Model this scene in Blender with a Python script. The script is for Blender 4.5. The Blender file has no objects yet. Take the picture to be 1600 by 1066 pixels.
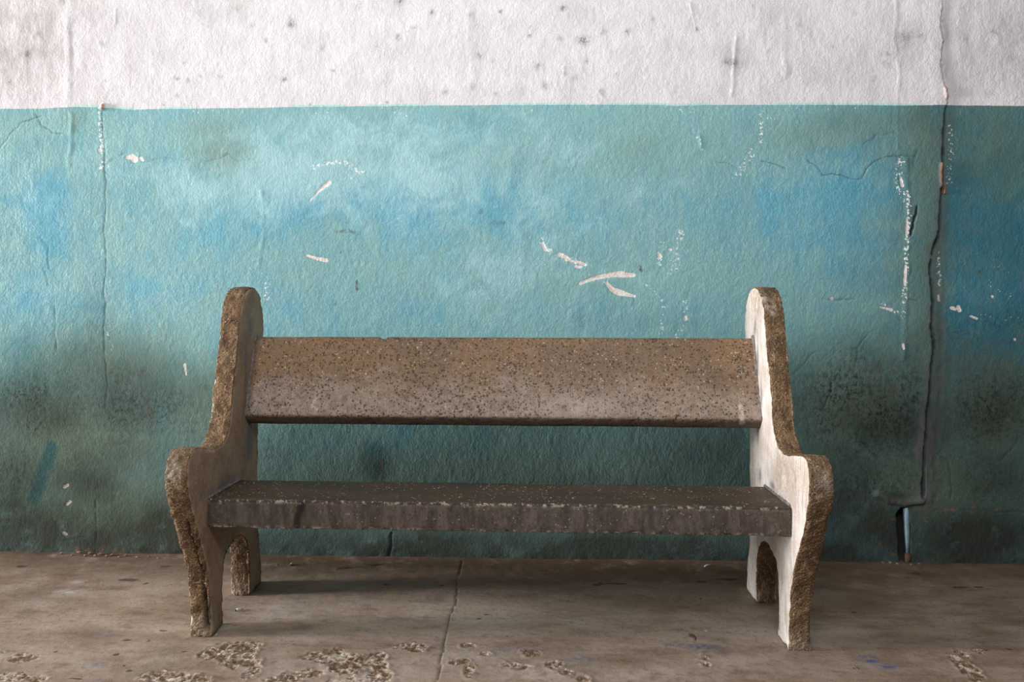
import bpy, bmesh, math, random
import numpy as np
from mathutils import Vector

random.seed(7)
rng = np.random.default_rng(11)
scene = bpy.context.scene
COL = scene.collection

# ------------------------------------------------------------------ camera, world, light, exposure
F_PX, CAM_H, CAM_D = 1300.0, 1.05, 3.16          # focal length in px of a 1600 px frame, lens height, distance to the wall
YAW = math.atan(0.0376)
cam_data = bpy.data.cameras.new('camera')
cam_data.sensor_width = 36.0
cam_data.lens = F_PX / 1600.0 * 36.0
cam_data.shift_x = 29.0 / 1600.0
cam_data.shift_y = -93.0 / 1600.0
cam = bpy.data.objects.new('camera', cam_data)
cam.location = (0, -CAM_D, CAM_H)
cam.rotation_euler = (math.pi / 2, 0, YAW)
COL.objects.link(cam)
scene.camera = cam

world = bpy.data.worlds.new('world')
scene.world = world
world.use_nodes = True
bg = world.node_tree.nodes['Background']
bg.inputs[0].default_value = (0.72, 0.82, 1.0, 1)
bg.inputs[1].default_value = 0.8


def area_light(name, loc, rot, sx, sy, power, color):
    d = bpy.data.lights.new(name, 'AREA')
    d.shape = 'RECTANGLE'
    d.size, d.size_y, d.energy, d.color = sx, sy, power, color
    o = bpy.data.objects.new(name, d)
    o.location, o.rotation_euler = loc, rot
    COL.objects.link(o)
    return o


# key lamp in a made-up left doorway, fill lamp in an added high window
area_light('unseen_doorway_key', (-9.06, -1.40, 1.50), (0, -math.pi / 2, 0), 2.5, 1.0, 1350.0, (1.0, 0.985, 0.97))
area_light('added_window_fill', (-0.45, -3.96, 3.4), (math.pi / 2, 0, 0), 2.8, 0.9, 180.0, (0.97, 0.985, 1.0))

scene.view_settings.view_transform = 'Standard'
scene.view_settings.look = 'None'
scene.view_settings.gamma = 1.0
scene.view_settings.use_curve_mapping = False
scene.view_settings.exposure = 0.0
scene.cycles.max_bounces = 5
scene.cycles.diffuse_bounces = 3
scene.cycles.glossy_bounces = 2

# ------------------------------------------------------------------ measuring helpers
_R = np.array([math.cos(YAW), math.sin(YAW)])
_FW = np.array([-math.sin(YAW), math.cos(YAW)])


def _ray(px, py):
    h = _R * (px - 771.0) / F_PX + _FW
    return h[0], h[1], (440.0 - py) / F_PX


def wp(px, py):
    """point of the back wall (x, z) seen at a photo pixel"""
    a, b, c = _ray(px, py)
    t = CAM_D / b
    return (a * t, CAM_H + c * t)


def fp(px, py):
    """point of the floor (x, y) seen at a photo pixel"""
    a, b, c = _ray(px, py)
    t = -CAM_H / c
    return (a * t, -CAM_D + b * t)


WPX = CAM_D / F_PX                                 # metres per photo pixel on the wall


# ------------------------------------------------------------------ numpy noise
def _hash(ix, iy, iz, seed):
    h = (ix * 374761393 + iy * 668265263 + iz * 2147483647 + seed * 1274126177) & 0xFFFFFFFF
    h = ((h ^ (h >> 13)) * 1274126177) & 0xFFFFFFFF
    h = ((h ^ (h >> 15)) * 2246822519) & 0xFFFFFFFF
    return (h ^ (h >> 16)) & 0xFFFF


def vnoise(x, y, z=None, seed=0):
    """smooth value noise in -1..1"""
    ix, iy = np.floor(x).astype(np.int64), np.floor(y).astype(np.int64)
    fx, fy = x - ix, y - iy
    fx, fy = fx * fx * fx * (fx * (fx * 6 - 15) + 10), fy * fy * fy * (fy * (fy * 6 - 15) + 10)

    def lay(iz):
        a, b = _hash(ix, iy, iz, seed), _hash(ix + 1, iy, iz, seed)
        c, d = _hash(ix, iy + 1, iz, seed), _hash(ix + 1, iy + 1, iz, seed)
        return (a + (b - a) * fx) * (1 - fy) + (c + (d - c) * fx) * fy
    if z is None:
        return lay(np.int64(0)) / 32767.5 - 1
    iz = np.floor(z).astype(np.int64)
    fz = z - iz
    fz = fz * fz * (3 - 2 * fz)
    return (lay(iz) * (1 - fz) + lay(iz + 1) * fz) / 32767.5 - 1


def fbm(x, y, z=None, scale=1.0, oct=3, seed=0, gain=0.5):
    s, a, t = 0.0, 1.0, 0.0
    for k in range(oct):
        q = scale * 2.03 ** k
        s = s + a * vnoise(x * q + 17.3 * k, y * q + 9.1 * k, None if z is None else z * q + 3.7 * k, seed + k)
        t += a
        a *= gain
    return s / t


def smooth(e0, e1, v):
    t = np.clip((v - e0) / (e1 - e0), 0, 1)
    return t * t * (3 - 2 * t)


def poly_dist(X, Y, pts, reach):
    """distance of each point to a polyline, and how far along (0..1); far points get a big number"""
    D = np.full(X.shape, 9.0)
    T = np.zeros(X.shape)
    n = len(pts) - 1
    for i in range(n):
        (ax, ay), (bx, by) = pts[i], pts[i + 1]
        m = (X > min(ax, bx) - reach) & (X < max(ax, bx) + reach) & (Y > min(ay, by) - reach) & (Y < max(ay, by) + reach)
        if not m.any():
            continue
        x, y = X[m], Y[m]
        dx, dy = bx - ax, by - ay
        t = np.clip(((x - ax) * dx + (y - ay) * dy) / (dx * dx + dy * dy + 1e-12), 0, 1)
        d = np.hypot(x - ax - t * dx, y - ay - t * dy)
        better = d < D[m]
        D[m] = np.where(better, d, D[m])
        T[m] = np.where(better, (i + t) / n, T[m])
    return D, T


def blob(X, Y, cx, cy, rx, ry, rot=0.0):
    c, s = math.cos(rot), math.sin(rot)
    a, b = (X - cx) * c + (Y - cy) * s, -(X - cx) * s + (Y - cy) * c
    return np.exp(-((a / rx) ** 2 + (b / ry) ** 2))


# ------------------------------------------------------------------ mesh helpers
def tag(o, label=None, cat=None, group=None, kind=None):
    if label: o['label'] = label
    if cat: o['category'] = cat
    if group: o['group'] = group
    if kind: o['kind'] = kind
    return o


def link(name, me, mat, parent=None):
    o = bpy.data.objects.new(name, me)
    me.name = name
    if mat is not None:
        me.materials.clear()
        me.materials.append(mat)
    COL.objects.link(o)
    if parent is not None:
        o.parent = parent
    return o


def grid_mesh(name, co, nx, ny, attrs):
    """co: (ny*nx,3) array in row order"""
    me = bpy.data.meshes.new(name)
    me.vertices.add(nx * ny)
    me.vertices.foreach_set('co', co.astype(np.float32).ravel())
    i = np.arange((ny - 1) * (nx - 1))
    r, c = i // (nx - 1), i % (nx - 1)
    v = r * nx + c
    q = np.stack([v, v + 1, v + 1 + nx, v + nx], 1).astype(np.int32)
    me.loops.add(q.size)
    me.loops.foreach_set('vertex_index', q.ravel())
    me.polygons.add(len(q))
    me.polygons.foreach_set('loop_start', np.arange(0, q.size, 4, dtype=np.int32))
    me.update(calc_edges=True)
    me.polygons.foreach_set('use_smooth', np.ones(len(q), dtype=bool))
    for k, a in attrs.items():
        at = me.attributes.new(k, 'FLOAT', 'POINT')
        at.data.foreach_set('value', a.astype(np.float32).ravel())
    return me


def box_bm(bm, x0, x1, y0, y1, z0, z1):
    v = [bm.verts.new(p) for p in ((x0, y0, z0), (x1, y0, z0), (x1, y1, z0), (x0, y1, z0),
                                   (x0, y0, z1), (x1, y0, z1), (x1, y1, z1), (x0, y1, z1))]
    for f in ((0, 3, 2, 1), (4, 5, 6, 7), (0, 1, 5, 4), (1, 2, 6, 5), (2, 3, 7, 6), (3, 0, 4, 7)):
        bm.faces.new([v[k] for k in f])


def boxes(name, rects, mat, parent=None):
    bm = bmesh.new()
    for r in rects:
        box_bm(bm, *r)
    me = bpy.data.meshes.new(name)
    bm.to_mesh(me)
    bm.free()
    return link(name, me, mat, parent)


# ------------------------------------------------------------------ node helper
class NT:
    def __init__(self, name):
        self.mat = bpy.data.materials.new(name)
        self.mat.use_nodes = True
        self.t = self.mat.node_tree
        self.n = self.t.nodes
        self.bsdf = self.n['Principled BSDF']
        self.co = self.n.new('ShaderNodeTexCoord').outputs['Object']

    def plug(self, sock, v):
        if v is None:
            return
        if isinstance(v, bpy.types.NodeSocket):
            self.t.links.new(v, sock)
        elif isinstance(v, (tuple, list)):
            sock.default_value = tuple(v) + ((1,) if len(v) == 3 and sock.type == 'RGBA' else ())
        else:
            sock.default_value = v

    def attr(self, name):
        a = self.n.new('ShaderNodeAttribute')
        a.attribute_name = name
        return a.outputs['Fac']

    def scaled(self, sx, sy, sz, vec=None):
        m = self.n.new('ShaderNodeMapping')
        m.inputs['Scale'].default_value = (sx, sy, sz)
        self.plug(m.inputs['Vector'], vec or self.co)
        return m.outputs[0]

    def noise(self, scale, detail=4, rough=0.5, vec=None, dist=0.0):
        a = self.n.new('ShaderNodeTexNoise')
        a.inputs['Scale'].default_value = scale
        a.inputs['Detail'].default_value = detail
        a.inputs['Roughness'].default_value = rough
        a.inputs['Distortion'].default_value = dist
        self.plug(a.inputs['Vector'], vec or self.co)
        return a.outputs['Fac']

    def vor(self, scale, vec=None, feature='F1', rnd=1.0):
        a = self.n.new('ShaderNodeTexVoronoi')
        a.feature = feature
        a.inputs['Scale'].default_value = scale
        a.inputs['Randomness'].default_value = rnd
        self.plug(a.inputs['Vector'], vec or self.co)
        return a

    def m(self, op, a, b=None, clamp=False):
        n = self.n.new('ShaderNodeMath')
        n.operation = op
        n.use_clamp = clamp
        self.plug(n.inputs[0], a)
        self.plug(n.inputs[1], b)
        return n.outputs[0]

    def ss(self, v, e0, e1, lo=0.0, hi=1.0):
        n = self.n.new('ShaderNodeMapRange')
        n.interpolation_type = 'SMOOTHSTEP'
        self.plug(n.inputs[0], v)
        for k, x in zip((1, 2, 3, 4), (e0, e1, lo, hi)):
            n.inputs[k].default_value = x
        return n.outputs[0]

    def mix(self, fac, a, b, blend='MIX'):
        n = self.n.new('ShaderNodeMix')
        n.data_type = 'RGBA'
        n.blend_type = blend
        self.plug(n.inputs[0], fac)
        self.plug(n.inputs[6], a)
        self.plug(n.inputs[7], b)
        return n.outputs[2]

    def sep(self, color):
        n = self.n.new('ShaderNodeSeparateColor')
        self.plug(n.inputs[0], color)
        return n.outputs

    def xyz(self):
        n = self.n.new('ShaderNodeSeparateXYZ')
        self.plug(n.inputs[0], self.co)
        return n.outputs

    def bump(self, h, dist, strength=1.0, normal=None):
        n = self.n.new('ShaderNodeBump')
        n.inputs['Strength'].default_value = strength
        n.inputs['Distance'].default_value = dist
        self.plug(n.inputs['Height'], h)
        self.plug(n.inputs['Normal'], normal)
        return n.outputs[0]

    def out(self, color, rough=0.7, normal=None, spec=0.35):
        self.plug(self.bsdf.inputs['Base Color'], color)
        self.plug(self.bsdf.inputs['Roughness'], rough)
        self.plug(self.bsdf.inputs['Specular IOR Level'], spec)
        self.plug(self.bsdf.inputs['Normal'], normal)
        return self.mat


# ------------------------------------------------------------------ materials: wall
def wall_material():
    N = NT('painted_plaster')
    big = N.noise(2.2, 4, 0.55)
    mid = N.noise(9.0, 5, 0.6)
    fine = N.noise(70.0, 4, 0.6)
    stucco = N.noise(115.0, 3, 0.6, N.scaled(1, 1, 0.8), 0.6)
    grain = N.noise(300.0, 3, 0.6)
    streak = N.noise(1.0, 4, 0.6, N.scaled(16, 1, 1.6))
    hue = N.m('ADD', N.attr('hue'), N.m('MULTIPLY', N.m('SUBTRACT', mid, 0.5), 1.25))
    hue = N.m('ADD', hue, N.m('MULTIPLY', N.m('SUBTRACT', streak, 0.5), 0.6))
    teal = N.mix(N.ss(hue, 0.1, 0.95), (0.205, 0.398, 0.408), (0.115, 0.355, 0.465))
    chalk = N.m('ADD', N.attr('chalk'), N.m('MULTIPLY', N.m('SUBTRACT', N.noise(6.5, 6, 0.66, None, 0.9), 0.5), 1.8))
    teal = N.mix(N.ss(chalk, 0.25, 1.0, 0, 0.85), teal, (0.345, 0.580, 0.615))
    teal = N.mix(N.m('MULTIPLY', N.ss(stucco, 0.50, 0.72), 0.20), teal, (0.46, 0.70, 0.72))  # paler on the stucco bumps: relief highlight put into the colour
    deep = N.m('ADD', N.attr('deep'), N.m('MULTIPLY', N.m('SUBTRACT', N.noise(4.5, 5, 0.65), 0.5), 0.55))
    teal = N.mix(N.ss(deep, 0.05, 1.0), teal, N.mix(N.ss(hue, 0.2, 0.8), (0.072, 0.138, 0.135), (0.040, 0.148, 0.195)))
    teal = N.mix(N.attr('green'), teal, (0.135, 0.175, 0.125))
    white = N.mix(N.ss(mid, 0.3, 0.75), (0.73, 0.71, 0.735), (0.63, 0.61, 0.64))
    white = N.mix(N.m('MULTIPLY', N.ss(streak, 0.52, 0.78), 0.35), white, (0.48, 0.45, 0.44))
    white = N.mix(N.m('MULTIPLY', N.attr('soil'), N.ss(N.noise(7, 6, 0.7, N.scaled(2.2, 1, 0.8)), 0.30, 0.65)), white, (0.36, 0.33, 0.32))
    # paint edge: sharp line with a thin lighter lap of paint above
    p = N.m('ADD', N.attr('paint'), N.m('MULTIPLY', N.m('SUBTRACT', fine, 0.5), 0.004))
    col = N.mix(N.ss(p, -0.0012, 0.0012), teal, white)
    lap = N.m('MULTIPLY', N.ss(p, -0.001, 0.001), N.ss(p, 0.003, 0.010, 1, 0))
    col = N.mix(N.m('MULTIPLY', lap, N.ss(N.noise(5, 2), 0.45, 0.55)), col, (0.42, 0.66, 0.62))
    # worn white flecks and chips down to the plaster
    sp = N.vor(95.0).outputs['Distance']
    spn = N.noise(120, 3, 0.7)
    fleck = N.m('SUBTRACT', N.m('ADD', N.attr('fleck'), N.m('MULTIPLY', spn, 1.0)), 0.0)
    fleck = N.ss(N.m('SUBTRACT', fleck, N.m('MULTIPLY', sp, 0.35)), 0.74, 0.82)
    chip = N.m('ADD', N.attr('chip'), N.m('MULTIPLY', N.m('SUBTRACT', N.noise(130, 3, 0.65), 0.5), 0.7))
    chip = N.ss(chip, 0.46, 0.54)
    col = N.mix(fleck, col, (0.74, 0.80, 0.80))
    col = N.mix(chip, col, N.mix(N.ss(fine, 0.4, 0.6), (0.80, 0.76, 0.74), (0.72, 0.62, 0.56)))
    pink = N.m('MULTIPLY', 0.8, N.ss(N.m('ADD', N.attr('pink'), N.m('MULTIPLY', N.m('SUBTRACT', fine, 0.5), 2.2)), 0.55, 0.8))
    col = N.mix(pink, col, (0.36, 0.19, 0.14))
    # blue brush smear, mould, soiling with shade painted in
    col = N.mix(N.m('MULTIPLY', N.attr('smear'), N.ss(streak, 0.25, 0.5)), col, (0.012, 0.085, 0.105))
    gr = N.m('MULTIPLY', N.attr('grime_shade'), N.ss(N.noise(11, 6, 0.72), 0.22, 0.48))
    col = N.mix(N.m('MINIMUM', gr, 0.9), col, (0.034, 0.037, 0.028))
    mould = N.m('MULTIPLY', N.attr('mould'), N.ss(N.noise(60, 6, 0.8, N.scaled(1, 1, 0.8)), 0.46, 0.60))
    col = N.mix(N.m('MINIMUM', mould, 0.92), col, (0.018, 0.022, 0.016))
    spot = N.m('MULTIPLY', N.attr('spot'), N.ss(N.noise(75, 5, 0.7), 0.30, 0.62))
    col = N.mix(N.m('MINIMUM', spot, 0.9), col, (0.085, 0.080, 0.072))
    col = N.mix(N.m('MULTIPLY', N.attr('rust'), N.ss(fine, 0.2, 0.5)), col, (0.42, 0.15, 0.045))
    col = N.mix(N.m('MULTIPLY', N.attr('mortar'), N.ss(N.noise(40, 5, 0.7, N.scaled(1, 1, 0.3)), 0.25, 0.6)), col, (0.115, 0.115, 0.110))
    hair = N.m('MULTIPLY', N.ss(N.attr('hair'), 0.04, 0.55), N.ss(N.noise(20, 3), 0.25, 0.55, 0.35, 1.0))
    col = N.mix(N.m('MULTIPLY', hair, 0.6), col, (0.030, 0.045, 0.045))
    col = N.mix(N.attr('crack'), col, (0.028, 0.026, 0.022))
    h = N.m('ADD', N.m('MULTIPLY', stucco, 1.0), N.m('MULTIPLY', grain, 0.30))
    nrm = N.bump(h, 0.0034, 0.9)
    matt = N.m('MAXIMUM', N.ss(deep, 0.0, 0.75), N.ss(p, -0.001, 0.001))               # dirt and limewash are dull, clean paint has some sheen
    rough = N.m('ADD', N.ss(mid, 0.3, 0.7, 0.44, 0.62), N.m('MULTIPLY', matt, 0.32))
    spec = N.m('SUBTRACT', 0.30, N.m('MULTIPLY', matt, 0.24))
    return N.out(col, rough, nrm, spec)


def floor_material():
    N = NT('worn_concrete_floor')
    big = N.noise(1.6, 5, 0.6, N.scaled(0.7, 1.5, 1))
    mid = N.noise(7.0, 6, 0.65, N.scaled(0.6, 1.4, 1))
    fine = N.noise(60.0, 5, 0.65)
    grain = N.noise(330.0, 3, 0.6)
    col = N.mix(N.ss(big, 0.36, 0.64), (0.315, 0.238, 0.182), (0.215, 0.145, 0.098))
    col = N.mix(N.ss(mid, 0.46, 0.66, 0, 0.6), col, (0.370, 0.308, 0.258))
    col = N.mix(N.m('MULTIPLY', N.ss(mid, 0.50, 0.28), 0.7), col, (0.100, 0.066, 0.042))
    col = N.mix(N.m('MULTIPLY', N.ss(N.noise(22, 6, 0.75, N.scaled(0.5, 1.3, 1)), 0.52, 0.66), 0.55), col, (0.120, 0.080, 0.052))
    col = N.mix(N.m('MULTIPLY', N.ss(fine, 0.52, 0.68), 0.5), col, (0.115, 0.080, 0.055))
    col = N.mix(N.m('MULTIPLY', N.ss(grain, 0.5, 0.72), 0.45), col, (0.44, 0.385, 0.335))
    col = N.mix(N.m('MULTIPLY', N.attr('dirt_shade'), N.ss(N.noise(12, 5, 0.7), 0.18, 0.52)), col, (0.085, 0.055, 0.036))
    col = N.mix(N.m('MULTIPLY', N.attr('blue'), N.ss(fine, 0.35, 0.6)), col, (0.045, 0.085, 0.21))
    col = N.mix(N.m('MULTIPLY', N.attr('pale'), N.ss(N.noise(24, 5, 0.7), 0.36, 0.6)), col, (0.50, 0.45, 0.41))
    agg = N.vor(120.0)
    rg = N.m('ADD', N.attr('ridge'), N.m('MULTIPLY', N.m('SUBTRACT', fine, 0.5), 0.9))
    rough_c = N.mix(N.ss(rg, 0.25, 0.85), (0.190, 0.120, 0.066), (0.60, 0.525, 0.45))
    rough_c = N.mix(N.m('MULTIPLY', N.ss(N.noise(17, 6, 0.75), 0.47, 0.58), 0.9), rough_c, N.mix(N.ss(fine, 0.4, 0.6), (0.24, 0.155, 0.088), (0.11, 0.068, 0.036)))
    rough_c = N.mix(N.m('MULTIPLY', N.ss(agg.outputs['Distance'], 0.3, 0.55), 0.3), rough_c, (0.11, 0.07, 0.04))
    pit = N.ss(N.m('ADD', N.attr('pit'), N.m('MULTIPLY', N.m('SUBTRACT', fine, 0.5), 0.6)), 0.4, 0.55)
    col = N.mix(pit, col, rough_c)
    spot = N.ss(N.m('ADD', N.attr('spot'), N.m('MULTIPLY', N.m('SUBTRACT', fine, 0.5), 0.6)), 0.4, 0.6)
    col = N.mix(N.m('MULTIPLY', spot, 0.8), col, (0.055, 0.040, 0.030))
    col = N.mix(N.attr('crack'), col, (0.045, 0.034, 0.026))
    h = N.m('ADD', N.m('MULTIPLY', fine, 0.5), N.m('MULTIPLY', grain, 0.2))
    h = N.m('ADD', h, N.m('MULTIPLY', N.m('MULTIPLY', agg.outputs['Distance'], pit), -0.5))
    return N.out(col, N.ss(mid, 0.3, 0.7, 0.55, 0.80), N.bump(h, 0.0026, 0.9), 0.22)


# ------------------------------------------------------------------ materials: bench
def aggregate_nodes(N, dens_dark, dens_light, s=150.0):
    """two layers of exposed stones: returns (dark mask, light mask, random)"""
    warp = N.n.new('ShaderNodeTexNoise')
    warp.inputs['Scale'].default_value = s * 1.6
    warp.inputs['Detail'].default_value = 1.0
    N.plug(warp.inputs['Vector'], N.co)
    mad = N.n.new('ShaderNodeVectorMath')
    mad.operation = 'MULTIPLY_ADD'
    N.plug(mad.inputs[0], warp.outputs['Color'])
    mad.inputs[1].default_value = (0.9 / s,) * 3
    N.plug(mad.inputs[2], N.co)
    co = mad.outputs[0]
    v = N.vor(s, co)
    r = N.sep(v.outputs['Color'])
    size = N.m('MULTIPLY', N.m('SUBTRACT', N.m('ADD', 0.22, N.m('MULTIPLY', r[2], 0.34)), v.outputs['Distance']), 9.0, True)
    d = N.m('MULTIPLY', size, N.m('LESS_THAN', r[0], dens_dark))
    v2 = N.vor(s * 1.25, N.scaled(1.0, 1.0, 1.13, co))
    r2 = N.sep(v2.outputs['Color'])
    size2 = N.m('MULTIPLY', N.m('SUBTRACT', N.m('ADD', 0.14, N.m('MULTIPLY', r2[2], 0.34)), v2.outputs['Distance']), 9.0, True)
    l = N.m('MULTIPLY', size2, N.m('LESS_THAN', r2[0], dens_light))
    return d, l, r2[1], v.outputs['Distance']


def end_material():
    N = NT('cast_concrete_end')
    fine = N.noise(55, 5, 0.65)
    mid = N.noise(11, 5, 0.6)
    grain = N.noise(300, 3, 0.6)
    # smooth cement skin of the side faces
    streak = N.noise(1.0, 4, 0.6, N.scaled(1, 60, 7))
    speck = N.noise(190, 4, 0.7)
    skin = N.mix(N.ss(mid, 0.35, 0.68), (0.36, 0.270, 0.190), (0.25, 0.172, 0.108))
    lit_skin = N.mix(N.ss(mid, 0.34, 0.66), (0.74, 0.69, 0.665), (0.56, 0.49, 0.44))  # pale skin of the left-facing sides: side light put into the colour
    lit_skin = N.mix(N.m('MULTIPLY', N.ss(streak, 0.48, 0.70), 0.45), lit_skin, (0.34, 0.28, 0.235))
    lit_skin = N.mix(N.m('MULTIPLY', N.attr('warm'), N.ss(fine, 0.30, 0.62)), lit_skin, (0.33, 0.235, 0.155))
    skin = N.mix(N.attr('lit_skin'), skin, lit_skin)
    skin = N.mix(N.m('MULTIPLY', N.ss(streak, 0.5, 0.75), 0.35), skin, (0.24, 0.185, 0.145))
    skin = N.mix(N.m('MULTIPLY', N.ss(speck, 0.54, 0.66), 0.55), skin, (0.13, 0.095, 0.065))
    skin = N.mix(N.m('MULTIPLY', N.ss(speck, 0.44, 0.34), 0.35), skin, (0.66, 0.60, 0.54))
    skin = N.mix(N.m('MULTIPLY', N.attr('rub'), N.ss(mid, 0.30, 0.50)), skin, (0.17, 0.165, 0.17))
    # worn edge with the gravel showing
    d, l, r, dist = aggregate_nodes(N, 0.30, 0.40, 165.0)
    core = N.mix(N.ss(mid, 0.36, 0.64), (0.230, 0.145, 0.078), (0.125, 0.078, 0.042))
    core = N.mix(N.m('MULTIPLY', d, 0.85), core, (0.045, 0.030, 0.020))
    core = N.mix(l, core, N.mix(r, (0.38, 0.26, 0.145), (0.48, 0.40, 0.31)))
    core = N.mix(N.m('MULTIPLY', N.ss(N.noise(26, 5, 0.7), 0.50, 0.66), 0.6), core, (0.070, 0.045, 0.026))
    core = N.mix(N.m('MULTIPLY', N.attr('pale'), N.ss(fine, 0.35, 0.6)), core, (0.42, 0.37, 0.31))
    e = N.ss(N.m('ADD', N.attr('edge'), N.m('MULTIPLY', N.m('SUBTRACT', N.noise(90, 4, 0.7), 0.5), 0.9)), 0.40, 0.56)
    col = N.mix(e, skin, core)
    col = N.mix(N.attr('crack'), col, (0.012, 0.009, 0.007))
    h = N.m('ADD', N.m('MULTIPLY', fine, 0.5), N.m('MULTIPLY', grain, 0.35))
    h = N.m('ADD', h, N.m('MULTIPLY', N.m('MULTIPLY', N.m('SUBTRACT', 0.5, dist), e), 1.3))
    return N.out(col, 0.82, N.bump(h, 0.0034, 0.85), 0.2)


def backrest_material():
    N = NT('terrazzo_backrest')
    x = N.xyz()
    mid = N.noise(6.5, 5, 0.6)
    fine = N.noise(60, 4, 0.6)
    up = N.m('ADD', x[2], N.m('MULTIPLY', N.m('SUBTRACT', mid, 0.5), 0.28))
    worn = N.ss(up, 0.655, 0.775)
    col = N.mix(N.ss(fine, 0.35, 0.65), (0.320, 0.250, 0.196), (0.235, 0.176, 0.132))
    col = N.mix(N.m('MULTIPLY', worn, 0.85), col, N.mix(N.ss(N.noise(4.2, 3), 0.42, 0.58), (0.165, 0.102, 0.058), (0.215, 0.118, 0.048)))
    cover = N.ss(N.noise(9, 5, 0.65), 0.30, 0.62)
    dens = N.m('ADD', 0.20, N.m('MULTIPLY', cover, 0.58))
    d, l, r, dist = aggregate_nodes(N, N.m('MULTIPLY', dens, 1.0), N.m('ADD', 0.07, N.m('MULTIPLY', worn, 0.14)), 125.0)
    d2, l2, r2, dist2 = aggregate_nodes(N, N.m('MULTIPLY', dens, 0.8), 0.12, 260.0)
    col = N.mix(N.m('MULTIPLY', N.ss(N.noise(48, 5, 0.75), 0.50, 0.68), 0.55), col, (0.105, 0.068, 0.044))
    col = N.mix(N.m('MULTIPLY', d2, 0.8), col, (0.065, 0.042, 0.028))
    col = N.mix(N.m('MULTIPLY', l2, 0.6), col, (0.45, 0.35, 0.24))
    col = N.mix(N.m('MULTIPLY', d, 0.92), col, (0.052, 0.034, 0.023))
    col = N.mix(l, col, N.mix(r, (0.42, 0.29, 0.16), (0.56, 0.47, 0.37)))
    col = N.mix(N.attr('stain_shade'), col, (0.040, 0.026, 0.016))
    col = N.mix(N.m('MULTIPLY', N.attr('pale'), N.ss(fine, 0.3, 0.6)), col, (0.60, 0.54, 0.48))
    h = N.m('ADD', N.m('MULTIPLY', fine, 0.3), N.m('MULTIPLY', d, -0.5))
    return N.out(col, N.ss(fine, 0.3, 0.7, 0.5, 0.7), N.bump(h, 0.0018, 0.8), 0.35)


def seat_material():
    N = NT('dark_polished_seat')
    mid = N.noise(7, 5, 0.6, N.scaled(0.5, 1, 1))
    fine = N.noise(70, 4, 0.65)
    streak = N.noise(1.0, 6, 0.75, N.scaled(30, 30, 9))
    top = N.mix(N.ss(mid, 0.35, 0.65), (0.068, 0.044, 0.027), (0.044, 0.028, 0.017))
    face = N.mix(N.ss(streak, 0.36, 0.70), (0.062, 0.046, 0.036), (0.140, 0.114, 0.096))
    face = N.mix(N.m('MULTIPLY', N.ss(fine, 0.5, 0.68), 0.5), face, (0.045, 0.035, 0.028))
    col = N.mix(N.attr('front'), top, face)
    d, l, r, dist = aggregate_nodes(N, 0.24, 0.20, 125.0)
    col = N.mix(N.m('MULTIPLY', d, 0.55), col, (0.034, 0.025, 0.018))
    keep = N.ss(N.noise(16, 3), 0.38, 0.56)
    col = N.mix(N.m('MULTIPLY', N.m('MULTIPLY', l, keep), N.m('SUBTRACT', 1.0, N.m('MULTIPLY', N.attr('front'), 0.65))), col, N.mix(r, (0.50, 0.40, 0.27), (0.66, 0.62, 0.55)))
    col = N.mix(N.attr('stain_shade'), col, (0.016, 0.012, 0.010))
    col = N.mix(N.m('MULTIPLY', N.attr('pale'), N.ss(fine, 0.50, 0.62)), col, (0.40, 0.35, 0.29))
    rough = N.mix(N.attr('front'), (0.58, 0.58, 0.58), (0.75, 0.75, 0.75))
    h = N.m('ADD', N.m('MULTIPLY', fine, 0.5), N.m('MULTIPLY', streak, 0.3))
    return N.out(col, rough, N.bump(h, 0.0025, 0.7), 0.28)


def plain(name, c1, c2, scale=40.0, rough=0.8, bump=0.002):
    N = NT(name)
    n = N.noise(scale, 4, 0.65)
    return N.out(N.mix(N.ss(n, 0.35, 0.65), c1, c2), rough, N.bump(n, bump, 0.8), 0.3)


M_WALL = wall_material()
M_FLOOR = floor_material()
M_END = end_material()
M_BACK = backrest_material()
M_SEAT = seat_material()
M_MORTAR = plain('grey_mortar', (0.20, 0.19, 0.18), (0.10, 0.088, 0.078), 60, 0.9, 0.004)
M_ROOM = plain('limewashed_room_plaster', (0.23, 0.20, 0.175), (0.18, 0.155, 0.135), 6, 0.85, 0.002)
M_CEIL = plain('smoky_ceiling_plaster', (0.20, 0.18, 0.16), (0.15, 0.13, 0.12), 5, 0.9, 0.002)
M_TRIM = plain('old_grey_wood', (0.22, 0.19, 0.16), (0.15, 0.125, 0.10), 20, 0.7, 0.002)

# ------------------------------------------------------------------ the setting
RX0, RX1, RY0, RZ1 = -9.0, 5.0, -3.9, 4.1


def axis(coarse0, d0, d1, coarse1, step, cstep=0.12):
    a = np.arange(coarse0, d0 - cstep * 0.3, cstep) if coarse0 < d0 else np.zeros(0)
    b = np.arange(d0, d1, step)
    c = np.arange(d1, coarse1 + cstep, cstep) if coarse1 > d1 else np.zeros(0)
    c = np.minimum(c, coarse1)
    return np.unique(np.concatenate([a, b, c]))


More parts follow.
